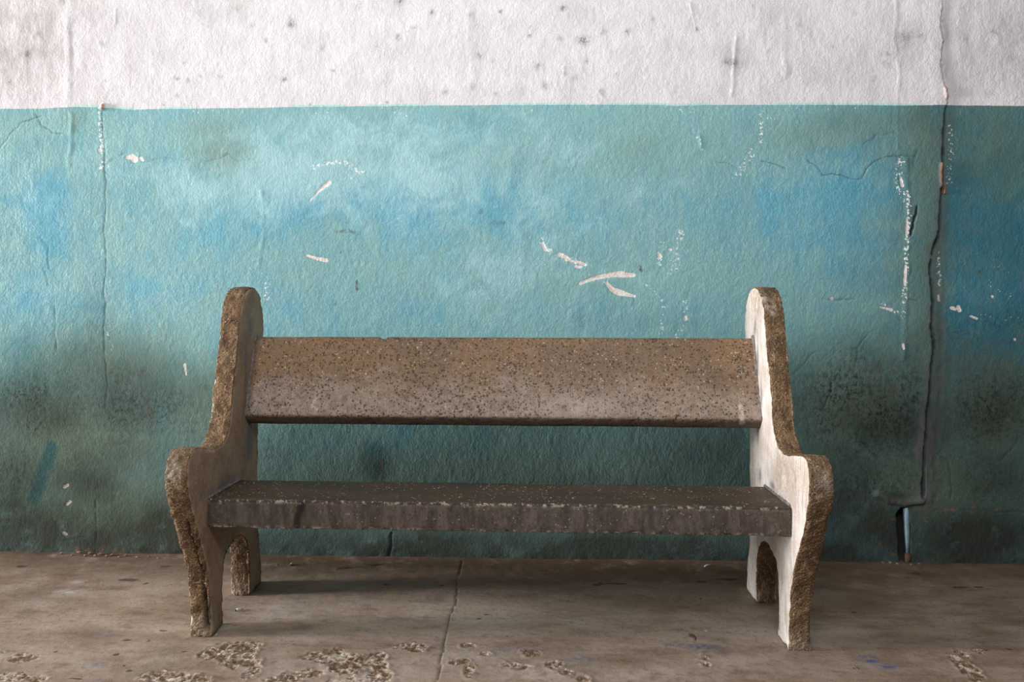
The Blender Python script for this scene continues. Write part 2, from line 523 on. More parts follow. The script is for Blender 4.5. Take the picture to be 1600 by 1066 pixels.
def build_wall():
    xs = axis(RX0, -2.12, 1.96, RX1, 0.004)
    zs = axis(-0.03, -0.03, 2.20, RZ1, 0.004)
    X, Z = np.meshgrid(xs, zs)
    X, Z = X.ravel(), Z.ravel()
    P = lambda pts: [wp(*p) for p in pts]
    # wobble so that drawn marks do not run dead straight
    wx = X + 0.006 * fbm(X, Z, scale=9, oct=3, seed=3)
    wz = Z + 0.006 * fbm(X, Z, scale=9, oct=3, seed=5)
    disp = 0.0040 * fbm(X, Z, scale=2.0, oct=2, seed=21) + 0.0007 * fbm(X, Z, scale=22, oct=2, seed=31) + 0.0007 * fbm(X, Z * 0.8, scale=75, oct=2, seed=41)

    # the edge between white and teal paint
    line = P([(-400, 172), (0, 170), (60, 170), (115, 167), (160, 168), (200, 171), (400, 169), (470, 167), (620, 165.5), (800, 164), (1000, 163.5), (1060, 165.5),
              (1100, 164), (1300, 163.5), (1420, 165), (1480, 164), (1600, 166), (2000, 168)])
    lx, lz = zip(*line)
    edge = np.interp(X, lx, lz) + 0.0012 * fbm(X, X * 0, scale=14, oct=3, seed=8)
    paint = Z - edge
    disp += 0.0006 * smooth(0.001, -0.001, paint)

    # deep crack on the right
    crack = np.zeros_like(X)
    main = P([(1473, -40), (1473, 0), (1471, 38), (1475, 63), (1471, 97), (1475, 127), (1480, 143), (1482, 160), (1478, 169), (1475, 203), (1473, 249), (1472, 300),
              (1469, 338), (1465, 367), (1457, 388), (1453, 422), (1455, 440), (1459, 473), (1456, 508), (1459, 542), (1455, 568), (1451, 611), (1449, 654), (1446, 689),
              (1442, 732), (1440, 778)])
    d, t = poly_dist(wx, wz, main, 0.09)
    jag = 1 + 0.5 * fbm(X, Z, scale=30, oct=2, seed=77)
    below = smooth(0.01, -0.03, paint)
    w = (0.0030 + 0.0034 * below) * jag
    g = smooth(w * 1.15, w * 0.45, d)
    disp -= g * (0.010 + 0.016 * below)
    crack = np.maximum(crack, g * (0.30 + 0.6 * below))
    # one lip of the crack stands proud of the other
    side = X - np.interp(Z, [p[1] for p in main[::-1]], [p[0] for p in main[::-1]])
    disp += 0.006 * smooth(0.16, 0.0, np.abs(side)) * (side < 0) * smooth(0.28, 0.5, Z)
    mortar = 0.70 * smooth(0.034, 0.012, d) * below * smooth(0.20, 0.5, t)
    wx2 = wx + 0.008 * fbm(X, Z, scale=24, oct=3, seed=71)
    chan, _ = poly_dist(wx2, wz, P([(1470, 400), (1470, 590), (1463, 700), (1459, 790)]), 0.05)
    mortar = np.maximum(mortar, 0.7 * smooth(0.022, 0.006, chan))
    disp -= 0.0035 * smooth(0.014, 0.003, chan) * (0.6 + fbm(X, Z, scale=18, oct=2, seed=49))
    band, bt = poly_dist(wx2 + 0.012 * fbm(X, Z, scale=7, oct=2, seed=72), wz, P([(1463, 560), (1456, 640), (1448, 720), (1440, 785)]), 0.12)
    mortar = np.maximum(mortar, 0.85 * smooth(0.058, 0.030, band))
    disp += 0.0025 * smooth(0.060, 0.020, band)
    mortar = np.maximum(mortar, 0.45 * smooth(0.018, 0.004, poly_dist(wx, wz, P([(1478, 5), (1479, 70), (1477, 120)]), 0.05)[0]))
    mortar *= np.clip(0.75 + 0.9 * fbm(X, Z * 0.5, scale=24, oct=3, seed=48), 0.1, 1)
    rust = smooth(0.010, 0.005, poly_dist(wx, wz, P([(1471, 256), (1471, 278), (1474, 300)]), 0.04)[0])
    rust = np.maximum(rust, 0.55 * smooth(0.008, 0.004, poly_dist(wx, wz, P([(1478, 138), (1480, 152)]), 0.04)[0]))
    rust = np.maximum(rust, 0.9 * smooth(0.009, 0.004, poly_dist(wx, wz, P([(161, 165), (160, 169)]), 0.04)[0]))
    disp += rust * 0.012

    # broken slot at the foot of the wall, with a pipe in it, under a lip of plaster
    slot, _ = poly_dist(X, Z, P([(1411, 803), (1415, 896)]), 0.08)
    sw = 0.020 * (1 + 0.35 * fbm(X, Z, scale=25, oct=3, seed=15))
    gs = smooth(sw * 1.1, sw * 0.8, slot)
    disp -= gs * 0.050
    crack = np.maximum(crack, gs * 0.95)
    lip, _ = poly_dist(wx, wz, P([(1372, 772), (1388, 782), (1412, 786), (1438, 784)]), 0.06)
    disp += 0.013 * smooth(0.020, 0.004, lip) * (1 - gs)
    mortar = np.maximum(mortar, 0.5 * smooth(0.026, 0.008, lip))

    # fine cracks
    hair = [([(157, 169), (161, 230), (163, 290), (164, 340), (163, 360), (166, 380), (164, 420), (163, 480), (162, 530), (164, 570), (167, 600), (165, 640)], 0.0022, .75),
            ([(150, 782), (149, 820), (150, 864)], 0.0030, .5),
            ([(0, 232), (20, 205), (35, 190), (65, 180)], 0.0020, .55), ([(57, 178), (66, 196), (80, 206), (100, 208)], 0.0020, .5),
            ([(165, 258), (178, 250), (196, 240)], 0.002, .35), ([(225, 252), (260, 247), (300, 248)], 0.002, .3), ([(320, 252), (345, 247), (356, 240), (372, 250), (398, 250)], 0.002, .35),
            ([(1120, 252), (1140, 255), (1150, 263)], 0.0018, .4), ([(1190, 252), (1212, 257), (1230, 264)], 0.0018, .5),
            ([(1262, 250), (1275, 258), (1282, 273), (1310, 273), (1330, 276), (1348, 279), (1356, 262), (1368, 250), (1385, 244), (1408, 245), (1432, 247)], 0.0022, .6),
            ([(1350, 228), (1368, 212), (1400, 206)], 0.0018, .35), ([(1432, 238), (1428, 262)], 0.002, .5),
            ([(1430, 320), (1428, 345), (1425, 368)], 0.0037, 1.0), ([(1290, 468), (1310, 470), (1334, 466)], 0.0020, .5), ([(1420, 468), (1434, 470)], 0.002, .5),
            ([(1200, 598), (1240, 585), (1262, 562), (1278, 548)], 0.0018, .3), ([(1285, 640), (1298, 610), (1302, 580)], 0.0022, .5),
            ([(611, 832), (610, 850), (608, 864), (606, 878)], 0.0042, .95), ([(1355, 520), (1340, 545), (1335, 580)], 0.002, .4),
            ([(1590, 690), (1562, 720)], 0.003, .5), ([(1463, 708), (1482, 720), (1486, 760), (1482, 785)], 0.002, .5),
            ([(1335, 740), (1365, 772)], 0.0022, .4), ([(1500, 797), (1600, 800)], 0.002, .5), ([(100, 846), (118, 842), (136, 840)], 0.0035, .7),
            ([(70, 420), (74, 445)], 0.002, .4), ([(85, 478), (87, 545)], 0.002, .35), ([(62, 372), (75, 385), (78, 420)], 0.002, .35)]
    hair_m = np.zeros_like(X)
    hx, hz = wx + 0.007 * fbm(X, Z, scale=26, oct=3, seed=81), wz + 0.007 * fbm(X, Z, scale=26, oct=3, seed=83)
    for pts, hw, a in hair:
        d, t = poly_dist(hx, hz, P(pts), 0.03)
        hair_m = np.maximum(hair_m, a * np.clip(1 - d / max(0.0046, hw * 1.7), 0, 1))
        disp -= 0.0012 * smooth(0.006, 0.001, d)
        if hw > 0.0036:
            g = smooth(hw * 1.5, hw * 0.4, d)
            disp -= 0.006 * g
            crack = np.maximum(crack, g * a)
    # raised ridges of plaster that catch the side light
    for pts, hw, h in [([(1400, -10), (1402, 30), (1398, 60), (1405, 110), (1402, 165), (1402, 230)], 0.010, 0.0018), ([(113, 180), (112, 220), (108, 260)], 0.012, .003),
                       ([(107, 30), (108, 150)], 0.02, .003), ([(1078, 5), (1088, 48)], 0.006, .004), ([(880, 105), (881, 118)], 0.006, .004), ([(181, 12), (181, 36)], 0.004, .003),
                       ([(1093, 212), (1095, 230)], 0.006, .005), ([(410, 300), (412, 360), (404, 420)], 0.012, .002), ([(1150, 60), (1142, 150)], .01, .003),
                       ([(1416, 250), (1419, 330), (1415, 440), (1412, 560)], 0.016, 0.0028), ([(735, 20), (738, 130)], .03, .002), ([(1225, 30), (1228, 120)], .02, .002)]:
        d, t = poly_dist(wx, wz, P(pts), 0.06)
        disp += h * smooth(hw, hw * 0.1, d) * (0.6 + 0.6 * fbm(X, Z, scale=20, oct=2, seed=66))

    # paint chips
    chip = np.zeros_like(X)
    for pts, r0, r1 in [([(906, 443), (928, 435), (950, 430), (972, 428)], 2.0, 4.5), ([(965, 429), (990, 430)], 4.5, 3.0), ([(948, 443), (956, 452), (966, 457)], 2.5, 5.0), ([(966, 457), (992, 463)], 5.0, 2.0),
                        ([(479, 399), (494, 404), (509, 407)], 1.6, 3.2), ([(496, 300), (505, 293), (514, 286)], 1.8, 3.6), ([(484, 314), (496, 302)], 0.8, 1.2),
                        ([(200, 246), (206, 245), (210, 249)], 3.5, 5.5), ([(219, 247), (223, 251)], 2.4, 2.0), ([(155, 234), (156, 236)], 2.6, 2.6),
                        ([(874, 398), (884, 402), (892, 408)], 3.4, 2.2), ([(892, 408), (906, 410), (914, 414)], 1.8, 2.4), ([(899, 416), (906, 418)], 2.2, 2.2), ([(848, 380), (852, 390)], 2.4, 3.0),
                        ([(1030, 398), (1031, 402)], 2.8, 2.8), ([(1046, 390), (1048, 390)], 1.8, 1.8), ([(1071, 495), (1072, 499)], 2.2, 2.0), ([(291, 586), (288, 570)], 1.2, 2.2),
                        ([(1299, 466), (1300, 467)], 2.4, 2.4), ([(1486, 481), (1492, 483)], 2.6, 2.6), ([(1497, 479), (1499, 485)], 2.6, 3.2), ([(1516, 494), (1526, 498)], 1.6, 1.8), ([(1550, 463), (1551, 464)], 2, 2),
                        ([(1408, 280), (1410, 290)], 2.0, 2.6), ([(1417, 346), (1416, 366)], 1.5, 2.2), ([(1414, 415), (1413, 444)], 1.5, 2.2), ([(1375, 480), (1392, 484)], 1.2, 1.8), ([(1410, 538), (1411, 545)], 2, 1.6),
                        ([(1456, 399), (1455, 404)], 1.8, 1.8), ([(1466, 462), (1467, 470)], 1.6, 1.8), ([(1585, 530), (1586, 531)], 1.8, 1.8), ([(101, 761), (106, 758)], 2.6, 2.2), ([(105, 788), (110, 784)], 2.4, 2.2), ([(99, 833), (104, 835)], 2.6, 2.4)]:
        d, t = poly_dist(X, Z, P(pts), 0.05)
        r = (r0 + (r1 - r0) * t) * WPX
        chip = np.maximum(chip, np.clip(0.5 + (r - d) / 0.008, 0, 1))
    disp -= 0.0016 * smooth(0.35, 0.65, chip)
    fleck = np.zeros_like(X)
    for pts, r, a in [([(155, 170), (157, 210), (157, 262)], 5, .42), ([(165, 246), (168, 260)], 6, .34), ([(490, 262), (508, 256), (530, 253), (548, 257), (566, 270)], 5, .44), ([(536, 278), (550, 277)], 4, .40),
                      ([(845, 372), (852, 388), (880, 402), (914, 414)], 7, .36), ([(830, 408), (850, 414)], 8, .28), ([(1034, 376), (1030, 412)], 7, .38), ([(1065, 362), (1060, 395), (1056, 420)], 6, .40), ([(1050, 410), (1044, 430)], 5, .36),
                      ([(1037, 478), (1034, 522)], 5, .36), ([(1070, 470), (1072, 500), (1058, 525)], 6, .36), ([(920, 430), (944, 440), (960, 446)], 3, .36), ([(995, 432), (1018, 450), (1036, 472)], 3, .38),
                      ([(1188, 182), (1189, 222)], 5, .44), ([(1200, 186), (1222, 180)], 6, .30), ([(1176, 235), (1168, 250), (1150, 276)], 11, .36), ([(1406, 250), (1404, 290), (1412, 310)], 9, .36),
                      ([(1418, 300), (1420, 340), (1416, 400), (1413, 470)], 5, .44), ([(1485, 195), (1484, 240), (1482, 285)], 6, .35), ([(1467, 395), (1468, 470)], 4, .40), ([(1560, 410), (1568, 425)], 12, .26), ([(1380, 478), (1412, 492)], 8, .34),
                      ([(1520, 492), (1600, 500)], 8, .26), ([(1540, 440), (1575, 460)], 10, .26), ([(600, 166), (640, 178)], 9, .30), ([(350, 178), (300, 174)], 6, .30), ([(530, 172), (490, 178)], 5, .30), ([(800, 180), (835, 170)], 7, .30), ([(1040, 170), (1130, 176)], 8, .28),
                      ([(1090, 215), (1096, 232)], 5, .32), ([(417, 430), (416, 466)], 7, .36), ([(440, 405), (420, 420)], 6, .26), ([(520, 425), (526, 440)], 4, .28), ([(165, 500), (172, 545)], 5, .34), ([(1150, 176), (1340, 170)], 6, .26), ([(618, 342), (635, 345)], 5, .28)]:
        d, t = poly_dist(wx, wz, P(pts), 0.09)
        fleck = np.maximum(fleck, a * smooth(r * WPX * 1.7, r * WPX * 0.3, d))
    pink = np.zeros_like(X)
    for x, y, r in [(1478, 797, 5), (1488, 796, 5), (1520, 793, 4), (1518, 801, 4), (1556, 797, 4), (1450, 790, 3), (1447, 815, 3), (1396, 812, 4), (1375, 848, 5), (1437, 852, 4), (1536, 828, 3), (160, 858, 10), (140, 862, 9), (185, 862, 9), (120, 858, 6), (1398, 868, 6), (215, 866, 8), (262, 868, 6)]:
        a, b = wp(x, y)
        pink = np.maximum(pink, 0.9 * blob(X, Z, a, b, r * 1.5 * WPX, r * WPX))

    # mould and stains, and soiling that also carries painted shade
    spot = np.zeros_like(X)
    for x, y, r, a in [(43, 85, 7, .9), (61, 54, 5, .5), (277, 123, 5, .7), (294, 126, 4, .9), (165, 127, 3, .7), (14, 129, 4, .7), (160, 69, 5, .5), (62, 25, 10, .3), (98, 3, 6, .6), (456, 37, 8, 1), (625, 3, 6, .9), (622, 58, 6, .75), (675, 19, 5, .75),
                       (647, 43, 4, .6), (445, 124, 6, .8), (416, 63, 4, .7), (748, 87, 5, .7), (738, 135, 5, .7), (782, 18, 4, .8), (735, 24, 6, .45), (696, 144, 5, .5), (605, 160, 3, .9), (520, 110, 4, .6), (505, 75, 6, .45), (589, 75, 5, .5), (770, 95, 4, .45), (775, 147, 5, .45), (485, 163, 3, .6),
                       (880, 13, 6, .85), (827, 56, 4, .7), (911, 63, 10, .95), (980, 50, 6, .65), (943, 51, 5, .6), (875, 60, 6, .4), (840, 103, 6, .65), (851, 134, 7, .65), (941, 144, 7, .55), (917, 96, 4, .6), (881, 116, 3, .6), (962, 117, 4, .5), (1144, 98, 10, .8), (1134, 97, 6, .6), (898, 122, 8, .3), (815, 140, 10, .25),
                       (1088, 46, 4, .7), (1178, 10, 5, .4), (1414, 57, 13, .55), (1437, 56, 4, .6), (1385, 100, 9, .45), (1387, 85, 7, .4), (1366, 123, 5, .5), (1552, 50, 7, .6), (1510, 60, 6, .35), (1578, 90, 9, .35), (1545, 147, 6, .3), (1250, 40, 5, .4), (1300, 70, 5, .4), (1336, 20, 5, .4), (1200, 80, 4, .4), (1020, 30, 5, .4),
                       (395, 40, 5, .3), (370, 14, 6, .4), (288, 98, 3, .5), (256, 164, 2, .8), (223, 157, 5, .35), (313, 119, 3, .5), (108, 50, 5, .45), (345, 120, 4, .4), (278, 149, 4, .4)]:
        a_, b_ = wp(x, y)
        spot = np.maximum(spot, a * 1.0 * blob(X, Z, a_, b_, r * 0.95 * WPX, r * 0.70 * WPX, x * 0.7))
    for pts, r, a in [([(527, 362), (545, 361), (560, 365)], 2.2, .7), ([(557, 440), (557, 453)], 2.2, 1.3), ([(521, 474), (522, 475)], 4, .5), ([(533, 395), (534, 396)], 2, .8), ([(788, 347), (770, 348)], 3, .45), ([(905, 495), (907, 508)], 4, .35), ([(1000, 416), (1002, 422)], 2.6, 1.3),
                      ([(752, 330), (751, 332)], 3, .5), ([(1394, 604), (1397, 612)], 4.5, 1.2), ([(1372, 568), (1375, 580)], 4, .8), ([(1404, 496), (1406, 497)], 2.5, 1), ([(321, 603), (322, 606)], 3, .9), ([(1560, 420), (1560, 421)], 2, .5), ([(1532, 424), (1528, 426)], 2.4, 1.2),
                      ([(1362, 728), (1372, 727)], 2, .9), ([(1378, 731), (1390, 727)], 2, 1), ([(1395, 733), (1410, 728)], 2, 1), ([(1385, 720), (1400, 722)], 2, .6), ([(42, 727), (52, 729)], 3, 1), ([(0, 728), (20, 729)], 2, .6), ([(222, 580), (224, 586)], 7, .55), ([(232, 640), (236, 650)], 9, .55),
                      ([(412, 690), (424, 690)], 2.5, .5), ([(414, 702), (428, 702)], 2.5, .5), ([(415, 714), (428, 714)], 2.5, .5), ([(400, 705), (404, 716)], 4, .5), ([(695, 708), (702, 725)], 5, .45), ([(875, 682), (874, 752)], 1.8, .55), ([(595, 722), (592, 745)], 4, .7), ([(1565, 530), (1600, 540)], 1.8, .4)]:
        d, t = poly_dist(wx, wz, P(pts), 0.05)
        spot = np.maximum(spot, a * smooth(r * WPX * 1.6, r * WPX * 0.3, d))
    mould = np.zeros_like(X)
    for x, y, rx, ry, a in [(1320, 610, 60, 45, .95), (1385, 650, 45, 55, 1.0), (1420, 620, 30, 50, .8), (1290, 660, 35, 40, .7), (1540, 640, 55, 60, .8), (1580, 620, 35, 40, .6), (1500, 520, 60, 25, .35), (1360, 690, 60, 40, .7), (1330, 560, 40, 25, .5), (1560, 500, 50, 20, .4),
                            (45, 620, 50, 35, .75), (195, 640, 45, 40, .7), (250, 640, 60, 40, .55), (60, 665, 40, 25, .6), (235, 645, 20, 18, .8), (110, 600, 50, 30, .35), (190, 590, 25, 20, .5), (300, 670, 30, 30, .4), (30, 740, 50, 60, .5), (1350, 760, 120, 60, .55), (1550, 760, 70, 50, .4), (120, 640, 120, 80, .35)]:
        a_, b_ = wp(x, y)
        mould = np.maximum(mould, a * blob(X, Z, a_, b_, rx * WPX, ry * WPX))
    grime_shade = np.zeros_like(X)  # soiling, with the shade under the seat painted in along the foot
    for x, y, rx, ry, a in [(140, 760, 60, 60, .95), (100, 830, 200, 60, 1.0), (260, 830, 100, 60, .95), (20, 780, 60, 80, .75), (190, 720, 60, 40, .6), (60, 640, 100, 50, .55), (220, 630, 100, 55, .5), (1390, 830, 80, 60, 1.0), (1520, 840, 140, 50, 1.0), (1320, 760, 60, 90, .85),
                            (1380, 660, 110, 70, .7), (1550, 640, 70, 60, .6), (1540, 750, 80, 60, .5), (1440, 700, 50, 90, .6), (800, 866, 1000, 40, 1.15), (800, 830, 1000, 60, .6), (590, 730, 30, 30, .55), (1100, 720, 70, 50, .3), (420, 740, 40, 60, .4), (1000, 840, 300, 30, .35), (600, 845, 250, 28, .4), (1600, 850, 90, 60, .7), (1395, 780, 40, 14, .9), (150, 490, 30, 60, .2)]:
        a_, b_ = wp(x, y)
        grime_shade = np.maximum(grime_shade, a * blob(X, Z, a_, b_, rx * WPX, ry * WPX))
    grime_shade = grime_shade * (1.0 + 0.6 * fbm(X, Z, scale=6, oct=3, seed=90))
    smear = np.zeros_like(X)
    for pts, r, a in [([(80, 699), (72, 722), (64, 750), (54, 778)], 12, .75), ([(83, 702), (82, 736)], 4, .5), ([(588, 705), (585, 735)], 16, .4), ([(1330, 655), (1345, 690)], 10, .3)]:
        d, t = poly_dist(wx, wz, P(pts), 0.08)
        smear = np.maximum(smear, a * smooth(r * WPX * 1.3, r * WPX * 0.4, d))
    green = np.zeros_like(X)
    for x, y, rx, ry, a in [(345, 240, 45, 30, .5), (330, 200, 50, 22, .3), (120, 185, 14, 22, .35), (790, 250, 60, 30, .15), (1290, 215, 110, 30, .35), (1440, 260, 30, 110, .45), (1440, 480, 26, 160, .4), (1410, 400, 14, 120, .25), (190, 570, 140, 60, .55), (310, 640, 70, 90, .62), (120, 690, 200, 90, .72),
                            (1330, 640, 110, 90, .72), (1560, 650, 90, 90, .65), (800, 780, 520, 90, .45), (1560, 210, 60, 40, .1), (1000, 235, 60, 40, .2), (1450, 760, 150, 90, .65), (180, 800, 220, 80, .68)]:
        a_, b_ = wp(x, y)
        green = np.maximum(green, a * blob(X, Z, a_, b_, rx * WPX, ry * WPX))
    hue = 0.22 + 0.22 * fbm(X, Z, scale=1.6, oct=3, seed=50)
    for x, y, rx, ry, a in [(800, 310, 700, 50, .30), (540, 320, 110, 40, .45), (650, 340, 50, 50, .45), (780, 320, 50, 40, .35), (1200, 340, 140, 60, .45), (1330, 290, 70, 40, .4), (1320, 400, 80, 70, .35), (1550, 370, 80, 110, .6), (60, 320, 45, 60, .6), (90, 370, 50, 50, .45), (240, 450, 60, 30, .4),
                            (560, 490, 200, 40, .3), (740, 195, 50, 20, .3), (420, 350, 60, 40, .35), (330, 370, 50, 30, .35), (880, 360, 160, 40, .25), (1550, 490, 70, 60, .5), (60, 470, 80, 40, .35), (1000, 500, 200, 40, .25), (1320, 238, 40, 16, .6), (640, 690, 120, 40, .35)]:
        a_, b_ = wp(x, y)
        hue += 0.8 * a * blob(X, Z, a_, b_, rx * WPX, ry * WPX)

    chalk = np.zeros_like(X)
    for x, y, rx, ry, a in [(720, 250, 330, 110, .55), (900, 420, 250, 110, .40), (480, 260, 200, 90, .45), (760, 440, 90, 60, .25), (150, 240, 160, 60, .25), (60, 330, 60, 60, .3), (340, 300, 120, 60, .3), (1380, 420, 40, 90, .35), (1160, 200, 90, 40, .25)]:
        a_, b_ = wp(x, y)
        chalk += a * blob(X, Z, a_, b_, rx * WPX, ry * WPX)
    low = 0.12 * fbm(X, Z, scale=3.0, oct=3, seed=95)
    deep = 0.55 * smooth(1.02, 0.55, Z + low) + 0.25 * smooth(0.55, 0.2, Z + low)          # lower wall darker: soiling, with light falloff put into the colour
    deep += 0.62 * smooth(0.70, 1.75, X + low) + 0.22 * smooth(-1.2, -1.95, X + low)
    for x, y, rx, ry, a in [(1560, 300, 110, 200, .25), (1450, 300, 40, 250, .25), (1120, 250, 60, 50, .15), (730, 190, 60, 25, .2), (660, 330, 40, 40, .2), (1330, 190, 120, 25, .2), (200, 560, 120, 70, .25), (1010, 500, 120, 25, .2), (450, 350, 60, 40, .12)]:
        a_, b_ = wp(x, y)
        deep += a * blob(X, Z, a_, b_, rx * WPX, ry * WPX)
    soil = np.zeros_like(X)
    for x, y, rx, ry, a in [(20, 60, 140, 100, .9), (100, 20, 70, 70, .7), (330, 10, 90, 40, .4), (230, 60, 60, 90, .3), (1200, 40, 60, 60, .35), (1150, 90, 25, 40, .5), (1415, 70, 40, 60, .55), (1500, 80, 40, 110, .55), (1580, 60, 60, 90, .55), (1300, 110, 90, 40, .3), (740, 60, 20, 60, .3), (900, 20, 60, 30, .2), (600, 10, 60, 20, .2)]:
        a_, b_ = wp(x, y)
        soil = np.maximum(soil, a * blob(X, Z, a_, b_, rx * WPX, ry * WPX))
    # crumbled foot of the wall
    foot = smooth(0.05, 0.0, Z)
    disp += foot * 0.005 * fbm(X, Z, scale=16, oct=3, seed=62)
    co = np.stack([X, -disp, Z], 1)
    me = grid_mesh('wall_back', co, len(xs), len(zs), dict(paint=paint, crack=np.clip(crack, 0, 1), mortar=np.clip(mortar, 0, 1), rust=np.clip(rust, 0, 1), hair=hair_m, soil=soil, deep=deep, chalk=chalk, chip=chip, fleck=fleck, pink=pink,
                   spot=spot, mould=mould, grime_shade=np.clip(grime_shade, 0, 1.2), smear=smear, green=green, hue=hue))
    return tag(link('wall_back', me, M_WALL), 'white over teal painted plaster wall with chipped paint, mould and a deep crack', kind='structure')


def build_floor():
    xs = axis(RX0, -2.05, 1.85, RX1, 0.005)
    ys = axis(RY0, -1.06, 0.03, 0.03, 0.004)
    ys = ys[ys <= 0.08]
    X, Y = np.meshgrid(xs, ys)
    X, Y = X.ravel(), Y.ravel()
    P = lambda pts: [fp(*p) for p in pts]
    h = 0.0030 * fbm(X, Y, scale=2.0, oct=3, seed=121) + 0.0007 * fbm(X, Y, scale=30, oct=3, seed=131)
    wx = X + 0.008 * fbm(X, Y, scale=14, oct=3, seed=133)
    wy = Y + 0.008 * fbm(X, Y, scale=14, oct=3, seed=135)
    pit = np.zeros_like(X)
    for x, y, rx, ry, a, rot in [(345, 1022, 24, 14, 1.0, 0), (375, 1016, 26, 11, 1.0, 0), (382, 1034, 20, 12, 1.0, 0), (390, 1052, 14, 12, .8, 0), (265, 1060, 40, 8, 1.0, 0), (300, 1066, 30, 8, .9, 0), (484, 1025, 16, 5, .8, 0), (520, 1026, 22, 10, 1.0, 0), (545, 1040, 22, 16, 1.0, 0), (585, 1032, 22, 10, 1.0, 0), (590, 1056, 16, 12, 1.0, 0),
                             (480, 1052, 30, 6, .75, 0), (440, 1062, 25, 6, .7, 0), (648, 1011, 24, 6, 1.0, 0), (630, 1009, 10, 4, .9, 0), (729, 1010, 10, 5, .8, 0), (720, 1034, 14, 5, .8, 0), (734, 1048, 8, 12, .8, 0), (758, 1023, 12, 5, .7, 0), (828, 1020, 15, 5, .8, 0), (866, 1038, 12, 6, .8, 0), (885, 1050, 9, 5, .7, 0), (917, 1061, 10, 6, .9, 0),
                             (800, 1040, 30, 6, .5, 0), (1100, 1033, 9, 8, .9, 0), (1085, 996, 3, 5, .8, 0), (1500, 1020, 9, 9, .9, 0), (1510, 1042, 12, 14, 1.0, 0), (1525, 1058, 14, 9, 1.0, 0), (30, 1030, 26, 6, 1.0, 0), (5, 1022, 8, 4, .9, 0), (25, 1062, 34, 7, 1.0, 0), (560, 1064, 40, 6, .8, 0), (1530, 1018, 12, 3, .6, 0)]:
        a_, b_ = fp(x, y)
        k = CAM_H / (y - 440.0)                       # metres per pixel across at that distance
        pit = np.maximum(pit, a * blob(wx, wy, a_, b_, 1.15 * rx * k, 1.1 * ry * k * F_PX / (y - 440.0)))
    pit = np.clip(1.25 * pit + 1.25 * fbm(X, Y * 0.8, scale=22, oct=4, seed=141, gain=0.75) * smooth(0.05, 0.4, pit), 0, 1)
    rim = smooth(0.38, 0.62, pit)
    ridge = 1 - np.abs(fbm(X, Y * 1.3, scale=60, oct=4, seed=143, gain=0.7)) * 2.6
    h += rim * (-0.004 + 0.0045 * ridge + 0.004 * fbm(X, Y, scale=90, oct=2, seed=146))
    h += 0.003 * smooth(0.15, 0.38, pit) * (1 - rim) * (0.6 + fbm(X, Y, scale=60, oct=2, seed=144))
    crack = np.zeros_like(X)
    for pts, hw, a in [([(722, 876), (715, 905), (712, 940), (703, 968), (694, 1000), (687, 1040), (682, 1070), (670, 1140)], 0.0022, .6), ([(604, 880), (580, 884), (530, 890)], 0.004, .8), ([(1135, 905), (1160, 912)], .004, .3)]:
        d, t = poly_dist(wx, wy, P(pts), 0.05)
        g = smooth(hw * 1.8, hw * 0.3, d)
        crack = np.maximum(crack, a * g)
        h -= 0.0022 * g
    spot = np.zeros_like(X)
    for x, y, rx, ry in [(183, 1024, 6, 2.5), (205, 1049, 6, 3), (200, 1000, 8, 2), (235, 1001, 3, 2), (85, 1019, 4, 2), (195, 1041, 3, 2), (117, 1062, 16, 1.6), (200, 907, 22, 3), (35, 885, 12, 2.5), (230, 912, 4, 2), (370, 953, 3, 1.5), (433, 883, 3, 2), (260, 885, 10, 2), (255, 986, 8, 1.5), (288, 1019, 6, 1.5), (932, 914, 10, 3), (960, 913, 26, 1.6),
                         (575, 882, 14, 2), (540, 888, 16, 2), (690, 915, 6, 2), (602, 913, 8, 2), (646, 894, 6, 1.6), (850, 891, 10, 2), (757, 961, 6, 1.5), (747, 968, 5, 1.5), (793, 994, 3, 1.6), (1135, 905, 26, 2.5), (1430, 897, 9, 3), (1095, 910, 10, 2), (1336, 958, 8, 1.6), (1335, 1044, 6, 2), (1576, 1014, 6, 1.6), (1094, 936, 3, 2), (1500, 918, 16, 2), (1530, 918, 10, 1.6), (940, 912, 5, 3)]:
        a_, b_ = fp(x, y)
        k = CAM_H / (y - 440.0)
        spot = np.maximum(spot, 0.9 * blob(wx, wy, a_, b_, rx * k, ry * k * F_PX / (y - 440.0)))
    blue = np.zeros_like(X)
    for x, y, rx, ry, a in [(1360, 1031, 14, 7, .95), (1385, 1041, 18, 5, .9), (1095, 1012, 28, 6, .7), (905, 1030, 22, 6, .55), (800, 1013, 50, 5, .35), (148, 1040, 14, 5, .5), (160, 990, 22, 6, .3), (1060, 1010, 20, 5, .4), (150, 1063, 14, 3, .4), (640, 1006, 50, 5, .3)]:
        a_, b_ = fp(x, y)
        k = CAM_H / (y - 440.0)
        blue = np.maximum(blue, a * blob(wx, wy, a_, b_, rx * k, ry * k * F_PX / (y - 440.0)))
    dirt_shade = 0.9 * smooth(0.075, 0.0, -Y + 0.02 * fbm(X, Y, scale=8, oct=3, seed=150))  # soiled floor, with part of the seat's cast shadow painted in
    for x, y, rx, ry, a in [(160, 866, 180, 9, .9), (800, 880, 1100, 32, 1.0), (60, 930, 90, 18, .35), (300, 905, 60, 14, .4), (1000, 950, 130, 14, .5), (1430, 930, 180, 30, .35), (960, 905, 140, 16, .4), (600, 895, 200, 12, .45), (1400, 1000, 120, 8, .25), (100, 880, 90, 8, .5)]:
        a_, b_ = fp(x, y)
        k = CAM_H / (y - 440.0)
        dirt_shade = np.maximum(dirt_shade, a * blob(wx, wy, a_, b_, rx * k, ry * k * F_PX / (y - 440.0)))
    pale = np.zeros_like(X)
